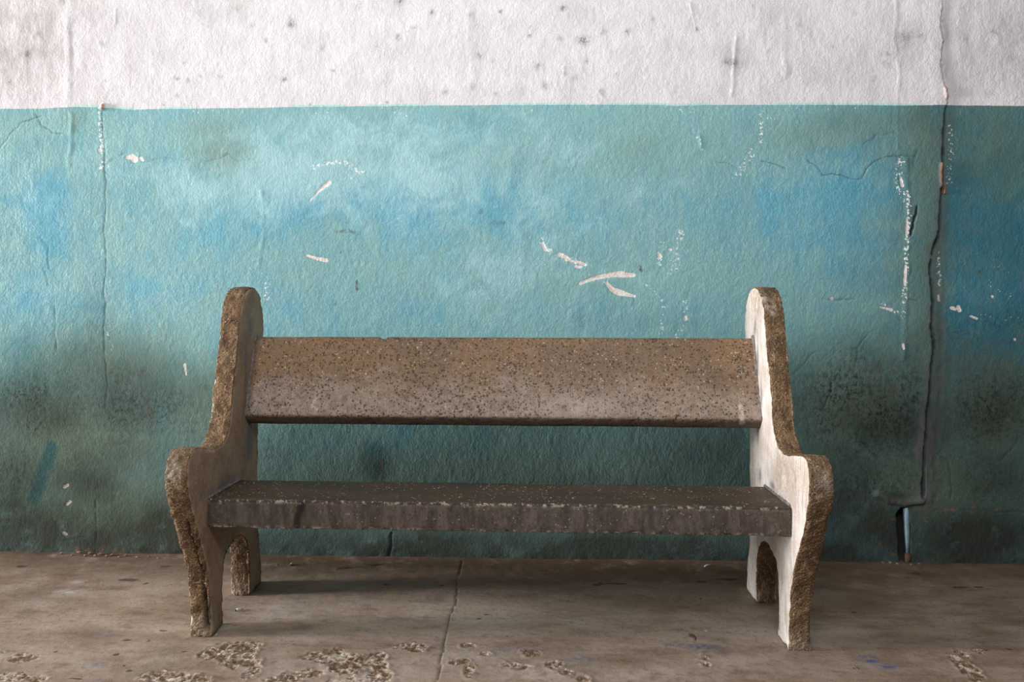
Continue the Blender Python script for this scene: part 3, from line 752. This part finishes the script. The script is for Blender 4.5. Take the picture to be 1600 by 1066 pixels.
    for x, y, rx, ry, a in [(105, 927, 26, 6, .8), (120, 910, 14, 3, .6), (60, 945, 40, 5, .35), (170, 1030, 140, 30, .25), (560, 1050, 120, 22, .5), (830, 1050, 110, 20, .55), (1000, 1055, 140, 16, .45), (430, 1040, 60, 16, .45), (720, 1030, 40, 30, .45), (1230, 990, 80, 12, .25), (1150, 1040, 80, 20, .3), (450, 950, 90, 16, .25)]:
        a_, b_ = fp(x, y)
        k = CAM_H / (y - 440.0)
        pale = np.maximum(pale, a * blob(wx, wy, a_, b_, rx * k, ry * k * F_PX / (y - 440.0)))
    co = np.stack([X, Y, h], 1)
    me = grid_mesh('floor', co, len(xs), len(ys), dict(ridge=np.clip(ridge, 0, 1), pit=pit, crack=crack, spot=spot, blue=blue, dirt_shade=dirt_shade, pale=pale))
    return tag(link('floor', me, M_FLOOR), 'worn brown concrete floor with crumbled pits and a joint', kind='structure')


build_wall()
build_floor()
T = 0.15
tag(boxes('ceiling', [(RX0 - T, RX1 + T, RY0 - T, 0.2, RZ1, RZ1 + T)], M_CEIL), 'plain plaster ceiling', kind='structure')
# left wall with an unseen doorway, made up to carry the side light
DY0, DY1, DZ1 = -2.0, -0.9, 2.8
tag(boxes('wall_left', [(RX0 - T, RX0, RY0 - T, DY0, -0.02, RZ1), (RX0 - T, RX0, DY1, 0.1, -0.02, RZ1), (RX0 - T, RX0, DY0, DY1, DZ1, RZ1)], M_ROOM), 'plastered side wall with a made-up doorway for the side light', kind='structure')
tag(boxes('trim_1', [(RX0 - 0.02, RX0 + 0.03, DY0 - 0.08, DY0, 0, DZ1 + 0.08), (RX0 - 0.02, RX0 + 0.03, DY1, DY1 + 0.08, 0, DZ1 + 0.08), (RX0 - 0.02, RX0 + 0.03, DY0, DY1, DZ1, DZ1 + 0.08)], M_TRIM), 'wooden casing of the made-up doorway', kind='structure')
tag(boxes('wall_right', [(RX1, RX1 + T, RY0 - T, 0.1, -0.02, RZ1)], M_ROOM), 'plastered side wall', kind='structure')
# front wall (behind the camera) with a wide high window added for fill light
WX0, WX1, WZ0, WZ1 = -1.9, 1.0, 2.90, 3.90
tag(boxes('wall_front', [(RX0 - T, WX0, RY0 - T, RY0, -0.02, RZ1), (WX1, RX1 + T, RY0 - T, RY0, -0.02, RZ1), (WX0, WX1, RY0 - T, RY0, -0.02, WZ0), (WX0, WX1, RY0 - T, RY0, WZ1, RZ1)], M_ROOM), 'plastered front wall with an added high window for fill light', kind='structure')
tag(boxes('window_1', [(WX0, WX1, RY0 - 0.03, RY0 + 0.03, WZ0, WZ0 + 0.06), (WX0, WX1, RY0 - 0.03, RY0 + 0.03, WZ1 - 0.06, WZ1)] +
          [(x - 0.03, x + 0.03, RY0 - 0.03, RY0 + 0.03, WZ0 + 0.06, WZ1 - 0.06) for x in (WX0 + 0.03, -0.95, 0.05, WX1 - 0.03)], M_TRIM), 'wooden frame of the added fill window', kind='structure')

# ------------------------------------------------------------------ the bench
TH = 0.066                                          # thickness of an end
HALF = 0.836                                        # half of the clear width between the ends
bench = bpy.data.objects.new('concrete_bench', None)
bench.location = (-0.087, -0.751, 0.0)
bench.rotation_euler = (0, 0, math.radians(-0.91))
COL.objects.link(bench)
tag(bench, 'weathered brown concrete bench with curved ends standing before the teal wall', 'bench')


def catmull(pts, n=6):
    out = []
    for i in range(len(pts) - 1):
        p0, p1, p2, p3 = pts[max(i - 1, 0)], pts[i], pts[i + 1], pts[min(i + 2, len(pts) - 1)]
        for k in range(n):
            t = k / n
            out.append(tuple(0.5 * (2 * b + (c - a) * t + (2 * a - 5 * b + 4 * c - d) * t * t + (-a + 3 * b - 3 * c + d) * t ** 3) for a, b, c, d in zip(p0, p1, p2, p3)))
    out.append(pts[-1])
    return out


FRONT = catmull([(0.0, 0.0), (-0.006, 0.07), (-0.016, 0.142), (-0.030, 0.200), (-0.058, 0.255), (-0.092, 0.310), (-0.124, 0.362), (-0.153, 0.416), (-0.176, 0.461), (-0.186, 0.503), (-0.184, 0.539), (-0.166, 0.566), (-0.128, 0.581),
                 (-0.060, 0.571), (0.010, 0.556), (0.070, 0.553), (0.120, 0.568), (0.152, 0.596), (0.168, 0.637), (0.180, 0.690), (0.200, 0.745), (0.222, 0.810), (0.242, 0.880), (0.262, 0.945), (0.288, 0.990), (0.330, 1.022), (0.385, 1.032),
                 (0.440, 1.020), (0.485, 0.985), (0.510, 0.930), (0.512, 0.855), (0.490, 0.740), (0.462, 0.620), (0.446, 0.520), (0.440, 0.380), (0.446, 0.220), (0.462, 0.140), (0.482, 0.060), (0.492, 0.0)], 5)
ARCH = catmull([(0.352, 0.0), (0.354, 0.075), (0.345, 0.140), (0.318, 0.195), (0.262, 0.226), (0.195, 0.228), (0.145, 0.215), (0.112, 0.190), (0.100, 0.148), (0.101, 0.082), (0.106, 0.0)], 5)
PROFILE = FRONT + ARCH


def remeshed(me, voxel, smooth_it):
    o = bpy.data.objects.new('tmp', me)
    COL.objects.link(o)
    r = o.modifiers.new('r', 'REMESH')
    r.mode, r.voxel_size, r.adaptivity = 'VOXEL', voxel, 0.0
    s = o.modifiers.new('s', 'SMOOTH')
    s.factor, s.iterations = 0.5, smooth_it
    dg = bpy.context.evaluated_depsgraph_get()
    out = bpy.data.meshes.new_from_object(o.evaluated_get(dg))
    bpy.data.objects.remove(o)
    bpy.data.meshes.remove(me)
    return out


def coords(me):
    co = np.empty(len(me.vertices) * 3, dtype=np.float32)
    me.vertices.foreach_get('co', co)
    nr = np.empty(len(me.vertices) * 3, dtype=np.float32)
    me.vertex_normals.foreach_get('vector', nr)
    return co.reshape(-1, 3).astype(np.float64), nr.reshape(-1, 3).astype(np.float64)


def finish(me, co, attrs):
    me.vertices.foreach_set('co', co.astype(np.float32).ravel())
    for k, a in attrs.items():
        at = me.attributes.new(k, 'FLOAT', 'POINT')
        at.data.foreach_set('value', np.clip(a, 0, 1).astype(np.float32))
    me.polygons.foreach_set('use_smooth', np.ones(len(me.polygons), dtype=bool))
    me.update()


def end_panel(side, vscale, seed):
    u0 = side * (HALF + TH / 2)
    prof = [(v * vscale, z) for v, z in PROFILE]
    bm = bmesh.new()
    a = [bm.verts.new((-TH / 2, v, z)) for v, z in prof]
    b = [bm.verts.new((TH / 2, v, z)) for v, z in prof]
    n = len(prof)
    bm.faces.new(a)
    bm.faces.new(b[::-1])
    for i in range(n):
        j = (i + 1) % n
        bm.faces.new((a[j], a[i], b[i], b[j]))
    bmesh.ops.triangulate(bm, faces=bm.faces[:])
    bmesh.ops.recalc_face_normals(bm, faces=bm.faces[:])
    me = bpy.data.meshes.new('end_panel')
    bm.to_mesh(me)
    bm.free()
    me = remeshed(me, 0.0045, 3)
    co, nr = coords(me)
    U, V, Z = co[:, 0], co[:, 1], co[:, 2]
    d, t = poly_dist(V, Z, prof + [prof[0]], 0.06)
    inface = np.abs(U) / (TH / 2)
    rim_in = smooth(0.016, 0.0, d) * smooth(TH / 2 - 0.016, TH / 2, np.abs(U))          # the arrises
    edge = smooth(0.008, 0.000, d)
    nz = fbm(U + 3 * seed, V, Z, scale=38, oct=3, seed=200 + seed)
    n2 = fbm(U + 3 * seed, V, Z, scale=110, oct=2, seed=210 + seed)
    lump = fbm(U + 3 * seed, V, Z, scale=9, oct=2, seed=220 + seed)
    off = 0.0022 * lump + edge * (0.0030 * nz + 0.0016 * n2) + (1 - edge) * 0.0005 * nz
    off -= rim_in * np.clip(nz + 0.15, 0, 1) * 0.011
    crack = np.zeros(len(co))
    inner = -side * TH / 2                                                               # local u of the face that looks at the seat
    if side < 0:
        cz = [(0.022, 0.030), (0.019, 0.060), (0.020, 0.085), (0.014, 0.110), (0.017, 0.140), (0.013, 0.165), (0.020, 0.205), (0.008, 0.245), (0.016, 0.285), (0.006, 0.330), (0.012, 0.372)]
        dc, tc = poly_dist(U + 0.003 * nz, Z, cz, 0.03)
        frontal = (V < 0.05) & (nr[:, 1] < -0.2)
        w = np.where(Z < 0.15, 0.0050, 0.0026)
        g = smooth(w * 1.3, w * 0.5, dc) * frontal * smooth(0.022, 0.035, Z)
        V = V + g * np.where(Z < 0.16, 0.030, 0.010)
        crack = np.maximum(crack, g * np.where(Z < 0.16, 1.0, 0.7))
        # a broken-out flake under the arm knob
        fl = smooth(0.10, 0.02, np.hypot((Z - 0.36) * 1.0, (U - 0.028) * 3.5)) * frontal
        off -= 0.008 * fl * (0.5 + nz)
    else:
        dc, tc = poly_dist(U, Z, [(0.034, 0.015), (0.033, 0.08), (0.030, 0.115), (0.034, 0.13)], 0.03)
        g = smooth(0.0055, 0.002, dc) * (V < 0.03) * (nr[:, 1] < 0.1)
        V = V + 0.022 * g
        crack = np.maximum(crack, g)
    rub = np.zeros(len(co))
    if side > 0:
        for v, z, rv, rz in [(0.335, 0.56, 0.018, 0.035), (0.37, 0.60, 0.02, 0.03), (0.30, 0.43, 0.02, 0.025), (0.16, 0.43, 0.03, 0.012), (0.37, 0.90, 0.02, 0.03), (0.335, 0.80, 0.012, 0.05), (0.29, 0.68, 0.010, 0.05)]:
            rub = np.maximum(rub, blob(V, Z, v * vscale, z, rv, rz))
    else:
        for v, z, rv, rz in [(0.36, 0.90, 0.03, 0.05), (0.31, 0.74, 0.014, 0.16), (0.34, 0.53, 0.03, 0.06), (0.10, 0.43, 0.14, 0.014)]:
            rub = np.maximum(rub, blob(V, Z, v * vscale, z, rv, rz))
    pale = np.zeros(len(co))
    pale = np.maximum(pale, 0.75 * blob(U, Z, side * 0.01, 0.52, 0.022, 0.035) * (V < 0))
    pale = np.maximum(pale, 0.5 * smooth(0.07, 0.02, Z))
    if side > 0:
        pale = np.maximum(pale, 0.8 * smooth(0.02, 0.006, poly_dist(U, Z, [(-0.03, 1.01), (-0.012, 0.985), (-0.002, 0.955)], 0.05)[0]))
    co2 = np.stack([U, V, Z], 1) + nr * off[:, None]
    co2[:, 2] = np.maximum(co2[:, 2], 0.0)
    finish(me, co2, dict(edge=edge, crack=crack, rub=rub, pale=pale, warm=np.maximum(blob(V, Z, -0.02, 0.50, 0.13, 0.09), 0.8 * blob(V, Z, 0.36, 0.98, 0.14, 0.10)) * (0.8 + 0.8 * lump), lit_skin=np.full(len(co), 0.9 if side > 0 else 0.0) * (U * side < 0) + 0.9 * (side < 0) * (U < -TH / 4)))  # left-facing sides of both ends get the painted side light
    o = link('end_panel', me, M_END, bench)
    o.location = (u0, 0, 0)
    return o


end_panel(-1, 0.92, 1)
end_panel(1, 0.985, 2)


def slab(name, section, voxel, smooth_it, seed, mat, attr_fn, ext=0.012):
    """a straight slab: section is a closed list of (v, z) swept between the ends"""
    bm = bmesh.new()
    a = [bm.verts.new((-HALF - ext, v, z)) for v, z in section]
    b = [bm.verts.new((HALF + ext, v, z)) for v, z in section]
    n = len(section)
    bm.faces.new(a)
    bm.faces.new(b[::-1])
    for i in range(n):
        j = (i + 1) % n
        bm.faces.new((a[j], a[i], b[i], b[j]))
    bmesh.ops.triangulate(bm, faces=bm.faces[:])
    bmesh.ops.recalc_face_normals(bm, faces=bm.faces[:])
    me = bpy.data.meshes.new(name)
    bm.to_mesh(me)
    bm.free()
    me = remeshed(me, voxel, smooth_it)
    co, nr = coords(me)
    U, V, Z = co.T
    d, t = poly_dist(V, Z, section + [section[0]], 0.05)
    corner = np.min([np.hypot(V - v, Z - z) for v, z in section], 0)
    nz = fbm(U, V, Z, scale=38, oct=3, seed=300 + seed)
    lump = fbm(U, V, Z, scale=7, oct=2, seed=310 + seed)
    off, attrs = attr_fn(U, V, Z, nr, corner, nz, lump)
    finish(me, co + nr * off[:, None], attrs)
    return link(name, me, mat, bench)


def back_attrs(U, V, Z, nr, corner, nz, lump):
    off = 0.0012 * lump + 0.0004 * nz - 0.005 * smooth(0.014, 0.0, corner) * np.clip(nz + 0.1, 0, 1)
    notch = smooth(0.020, 0.008, np.hypot(U + 0.40, (Z - 0.862) * 1.2))
    off -= 0.008 * notch
    stain_shade = 0.80 * smooth(0.618, 0.600, Z + 0.006 * nz)  # downward chamfer: its shade is put into the colour
    stain_shade = np.maximum(stain_shade, 0.6 * smooth(HALF - 0.02, HALF, U) * smooth(0.84, 0.86, Z))
    stain_shade = np.maximum(stain_shade, 0.55 * blob(U, Z, 0.205, 0.640, 0.02, 0.016) * (1 + nz))
    stain_shade = np.maximum(stain_shade, 0.55 * smooth(HALF - 0.03, HALF, -U))
    pale = 0.8 * smooth(0.010, 0.003, poly_dist(U, Z, [(0.775, 0.60), (0.772, 0.65)], 0.05)[0])
    pale = np.maximum(pale, 0.6 * smooth(0.008, 0.003, poly_dist(U, Z, [(-0.605, 0.665), (-0.615, 0.64), (-0.60, 0.63)], 0.05)[0]))
    pale = np.maximum(pale, 0.45 * blob(U, Z, 0.25, 0.645, 0.12, 0.03))
    return off, dict(stain_shade=stain_shade, pale=pale)


slab('backrest', [(0.281, 0.606), (0.302, 0.579), (0.345, 0.577), (0.440, 0.858), (0.374, 0.861), (0.370, 0.857), (0.279, 0.612)], 0.005, 1, 1, M_BACK, back_attrs)


def seat_attrs(U, V, Z, nr, corner, nz, lump):
    front = smooth(-0.3, -0.7, nr[:, 1])
    under = smooth(0.348, 0.335, Z) * smooth(0.0, -0.5, nr[:, 1])
    off = 0.0016 * lump + 0.0005 * nz + front * 0.0012 * nz - 0.006 * smooth(0.014, 0.0, corner) * np.clip(nz + 0.15, 0, 1)
    off -= under * 0.005 * np.clip(nz + 0.2, 0, 1)
    dr, t = poly_dist(U + 0.004 * nz, Z, [(-0.557, 0.414), (-0.562, 0.385), (-0.568, 0.365), (-0.570, 0.345)], 0.05)
    stain_shade = 0.95 * smooth(0.016, 0.006, dr) * front
    stain_shade = np.maximum(stain_shade, 0.75 * smooth(0.407, 0.412, Z) * smooth(0.42, 0.412, Z) * front)
    stain_shade = np.maximum(stain_shade, 0.5 * smooth(HALF - 0.012, HALF, U) * front)
    pale = 0.8 * smooth(0.012, 0.003, np.hypot(V + 0.036, Z - 0.416)) + 0.7 * under
    return off, dict(front=front, stain_shade=stain_shade, pale=pale)


slab('seat', [(-0.036, 0.334), (0.250, 0.334), (0.250, 0.406), (-0.030, 0.417), (-0.036, 0.412)], 0.005, 1, 2, M_SEAT, seat_attrs)


def bead(pts, radius, seed, name='mortar_joint'):
    """a lumpy bead of mortar smeared along a joint"""
    pts = [Vector(p) for p in pts]
    path = []
    for i in range(len(pts) - 1):
        L = max(2, int((pts[i + 1] - pts[i]).length / 0.008))
        path += [pts[i].lerp(pts[i + 1], k / L) for k in range(L)]
    path.append(pts[-1])
    bm = bmesh.new()
    rings = []
    rnd = random.Random(seed)
    for i, p in enumerate(path):
        t = (path[min(i + 1, len(path) - 1)] - path[max(i - 1, 0)]).normalized()
        a = t.cross(Vector((1, 0, 0))).normalized()
        b = t.cross(a).normalized()
        r = radius * (0.75 + 0.5 * rnd.random()) * (0.35 if i in (0, len(path) - 1) else 1)
        rings.append([bm.verts.new(p + (a * math.cos(q) + b * math.sin(q)) * r * (0.85 + 0.3 * rnd.random())) for q in [2 * math.pi * k / 8 for k in range(8)]])
    for A, B in zip(rings, rings[1:]):
        for k in range(8):
            bm.faces.new((A[k], A[(k + 1) % 8], B[(k + 1) % 8], B[k]))
    bm.faces.new(rings[0][::-1])
    bm.faces.new(rings[-1])
    for f in bm.faces:
        f.smooth = True
    bmesh.ops.recalc_face_normals(bm, faces=bm.faces[:])
    me = bpy.data.meshes.new(name)
    bm.to_mesh(me)
    bm.free()
    return link(name, me, M_MORTAR, bench)


for s in (-1, 1):
    bead([(s * (HALF + 0.001), 0.281, 0.605), (s * (HALF + 0.001), 0.330, 0.740), (s * (HALF + 0.001), 0.372, 0.858), (s * (HALF + 0.001), 0.395, 0.872)], 0.0085, 10 + s)
    bead([(s * (HALF + 0.001), -0.026, 0.417), (s * (HALF + 0.001), 0.11, 0.414), (s * (HALF + 0.001), 0.246, 0.409)], 0.0058, 20 + s)

# ------------------------------------------------------------------ pipe in the slot, and litter on the floor
M_PIPE = plain('pale_blue_pipe_paint', (0.15, 0.23, 0.28), (0.24, 0.35, 0.40), 30, 0.45, 0.001)
M_RUST = plain('rusty_iron', (0.10, 0.055, 0.03), (0.05, 0.03, 0.02), 60, 0.85, 0.002)
M_PAPER = plain('cigarette_paper', (0.74, 0.71, 0.66), (0.62, 0.58, 0.52), 120, 0.8, 0.0005)
M_FILTER = plain('cigarette_filter', (0.55, 0.34, 0.16), (0.45, 0.26, 0.11), 200, 0.8, 0.0005)
M_ASH = plain('burnt_ash', (0.03, 0.028, 0.026), (0.09, 0.085, 0.08), 300, 0.95, 0.001)
M_CRUMB = plain('plaster_crumb', (0.30, 0.22, 0.17), (0.16, 0.11, 0.08), 150, 0.9, 0.002)
M_PALE = plain('pale_plaster_crumb', (0.62, 0.58, 0.53), (0.45, 0.40, 0.35), 150, 0.9, 0.002)
M_TWIG = plain('dry_twig', (0.30, 0.21, 0.12), (0.18, 0.12, 0.07), 200, 0.85, 0.001)
M_LEAF = plain('dry_leaf', (0.13, 0.085, 0.045), (0.07, 0.045, 0.026), 120, 0.8, 0.001)


def tube_mesh(name, pts, radii, n=10):
    pts = [Vector(p) for p in pts]
    bm = bmesh.new()
    rings = []
    for i, p in enumerate(pts):
        t = (pts[min(i + 1, len(pts) - 1)] - pts[max(i - 1, 0)]).normalized()
        up = Vector((0, 0, 1)) if abs(t.z) < 0.9 else Vector((1, 0, 0))
        a = t.cross(up).normalized()
        b = t.cross(a)
        rings.append([bm.verts.new(p + (a * math.cos(2 * math.pi * k / n) + b * math.sin(2 * math.pi * k / n)) * radii[i]) for k in range(n)])
    for A, B in zip(rings, rings[1:]):
        for k in range(n):
            bm.faces.new((A[k], A[(k + 1) % n], B[(k + 1) % n], B[k])).smooth = True
    bm.faces.new(rings[0][::-1])
    bm.faces.new(rings[-1])
    bmesh.ops.recalc_face_normals(bm, faces=bm.faces[:])
    me = bpy.data.meshes.new(name)
    bm.to_mesh(me)
    bm.free()
    return me


px, pz = wp(1418, 800)
pipe = bpy.data.objects.new('conduit_pipe', None)
pipe.location = (px, 0.010, 0.0)
COL.objects.link(pipe)
tag(pipe, 'pale blue pipe stub in the broken slot at the foot of the wall', 'pipe')
link('tube', tube_mesh('tube', [(0.004, 0, 0.03), (0.002, 0, 0.10), (0, 0, 0.165), (-0.001, 0, 0.205)], [0.007, 0.0095, 0.0105, 0.0105], 14), M_PIPE, pipe)
link('collar', tube_mesh('collar', [(0.005, 0, -0.005), (0.005, 0, 0.004), (0.005, 0, 0.030), (0.005, 0, 0.036)], [0.011, 0.013, 0.013, 0.009], 14), M_RUST, pipe)


def butt(x, y, rot, length, label):
    a, b = fp(x, y)
    o = bpy.data.objects.new('cigarette_butt', None)
    o.location = (a, b, 0.0045)
    o.rotation_euler = (0, 0, rot)
    COL.objects.link(o)
    tag(o, label, 'cigarette butt', 'cigarette butts on the floor')
    r = 0.0042
    link('paper', tube_mesh('paper', [(-length * .3, 0, 0), (0, 0, 0.0004), (length * .5, 0, 0)], [r * .95, r, r * 1.02], 12), M_PAPER, o)
    link('filter', tube_mesh('filter', [(length * .5, 0, 0), (length * .62, 0, 0), (length * .64, 0, 0)], [r * 1.03, r * 1.03, r * .9], 12), M_FILTER, o)
    link('ash_tip', tube_mesh('ash_tip', [(-length * .3, 0, 0), (-length * .42, 0, -0.0004), (-length * .5, 0.001, -0.001)], [r * .94, r * .8, r * .3], 10), M_ASH, o)


butt(372, 955, 0.75, 0.022, 'white cigarette butt on the floor beside the front left leg')
butt(455, 884, 1.3, 0.015, 'short white cigarette butt near the wall beneath the left end of the seat')


def crumb_mesh(seed):
    rnd = random.Random(seed)
    bm = bmesh.new()
    bmesh.ops.create_icosphere(bm, subdivisions=1, radius=1.0)
    for v in bm.verts:
        v.co *= 0.7 + 0.5 * rnd.random()
        v.co.z *= 0.65
    low = min(v.co.z for v in bm.verts)
    for v in bm.verts:
        v.co.z -= low
    me = bpy.data.meshes.new('plaster_crumb')
    bm.to_mesh(me)
    bm.free()
    return me


CRUMBS = [crumb_mesh(k) for k in range(5)]


def crumb(k, x, y, size, mat, label, group=None, name='plaster_crumb'):
    me = CRUMBS[k % 5].copy()
    o = link(name, me, mat)
    a, b = fp(x, y)
    o.location = (a, b, -0.0008)
    o.scale = (size, size * 0.8, size * 0.8)
    o.rotation_euler = (0, 0, k * 1.7)
    return tag(o, label, 'crumb', group)


crumb(1, 338, 993, 0.006, M_PALE, 'pale yellow crumb against the foot of the front left leg')
crumb(2, 433, 885, 0.005, M_CRUMB, 'dark crumb just left of the cigarette butt near the wall')
crumb(3, 1103, 987, 0.005, M_PALE, 'small pale crumb on the floor left of the front right leg')
k = 0
for x, y, s in [(96, 866, 7), (112, 868, 5), (124, 865, 9), (133, 869, 7), (141, 866, 10), (149, 870, 8), (157, 867, 10), (166, 870, 7), (176, 868, 9), (186, 871, 6), (197, 869, 7), (214, 871, 6), (232, 871, 5), (247, 873, 6)]:
    crumb(k, x, y, s * 0.0011, M_CRUMB, 'reddish brown plaster crumb in the heap at the wall foot, left of the bench', 'plaster crumbs heaped left of the bench')
    k += 1
for x, y, s in [(1380, 880, 6), (1391, 881, 8), (1402, 882, 7), (1424, 883, 6), (1436, 882, 5)]:
    crumb(k, x, y, s * 0.0011, M_CRUMB, 'brown plaster crumb on the floor in front of the broken slot', 'plaster crumbs by the slot')
    k += 1


def twig(pts, r, label, name='twig', mat=None, cat='twig'):
    P = [fp(*p) for p in pts]
    c = P[0]
    me = tube_mesh(name, [(a - c[0], b - c[1], r * 0.9 + 0.002 * (i % 2)) for i, (a, b) in enumerate(P)], [r * (1 - 0.5 * i / len(P)) for i in range(len(P))], 6)
    o = link(name, me, mat or M_TWIG)
    o.location = (c[0], c[1], 0)
    return tag(o, label, cat)


twig([(1101, 886), (1106, 884.5), (1111, 884)], 0.0026, 'pale straw stub near the wall, left of the back right leg', 'straw_stub', M_PALE, 'straw')
twig([(1333, 1042), (1340, 1048), (1347, 1053)], 0.0014, 'thin dry twig on the floor beside the blue paint mark')
twig([(1528, 1020), (1536, 1018), (1543, 1016.5)], 0.0016, 'pale dry twig over the crumbled pit at the right edge')
# a curled dry leaf
bm = bmesh.new()
rows = []
for i in range(7):
    t = i / 6.0
    w = 0.007 * math.sin(math.pi * min(1, t * 0.92 + 0.08)) + 0.0006
    rows.append([bm.verts.new((q * w, t * 0.034, 0.0008 + abs(q) * w * 0.9 + 0.006 * t * t)) for q in (-1, -0.5, 0, 0.5, 1)])
for A, B in zip(rows, rows[1:]):
    for j in range(4):
        bm.faces.new((A[j], A[j + 1], B[j + 1], B[j])).smooth = True
me = bpy.data.meshes.new('dry_leaf')
bm.to_mesh(me)
bm.free()
leaf = link('dry_leaf', me, M_LEAF)
sol = leaf.modifiers.new('thickness', 'SOLIDIFY')
sol.thickness = 0.0006
a, b = fp(1088, 1001)
leaf.location = (a, b, 0.0)
leaf.rotation_euler = (0, 0, 0.5)
tag(leaf, 'small curled dry leaf on the floor left of the front right leg', 'leaf')
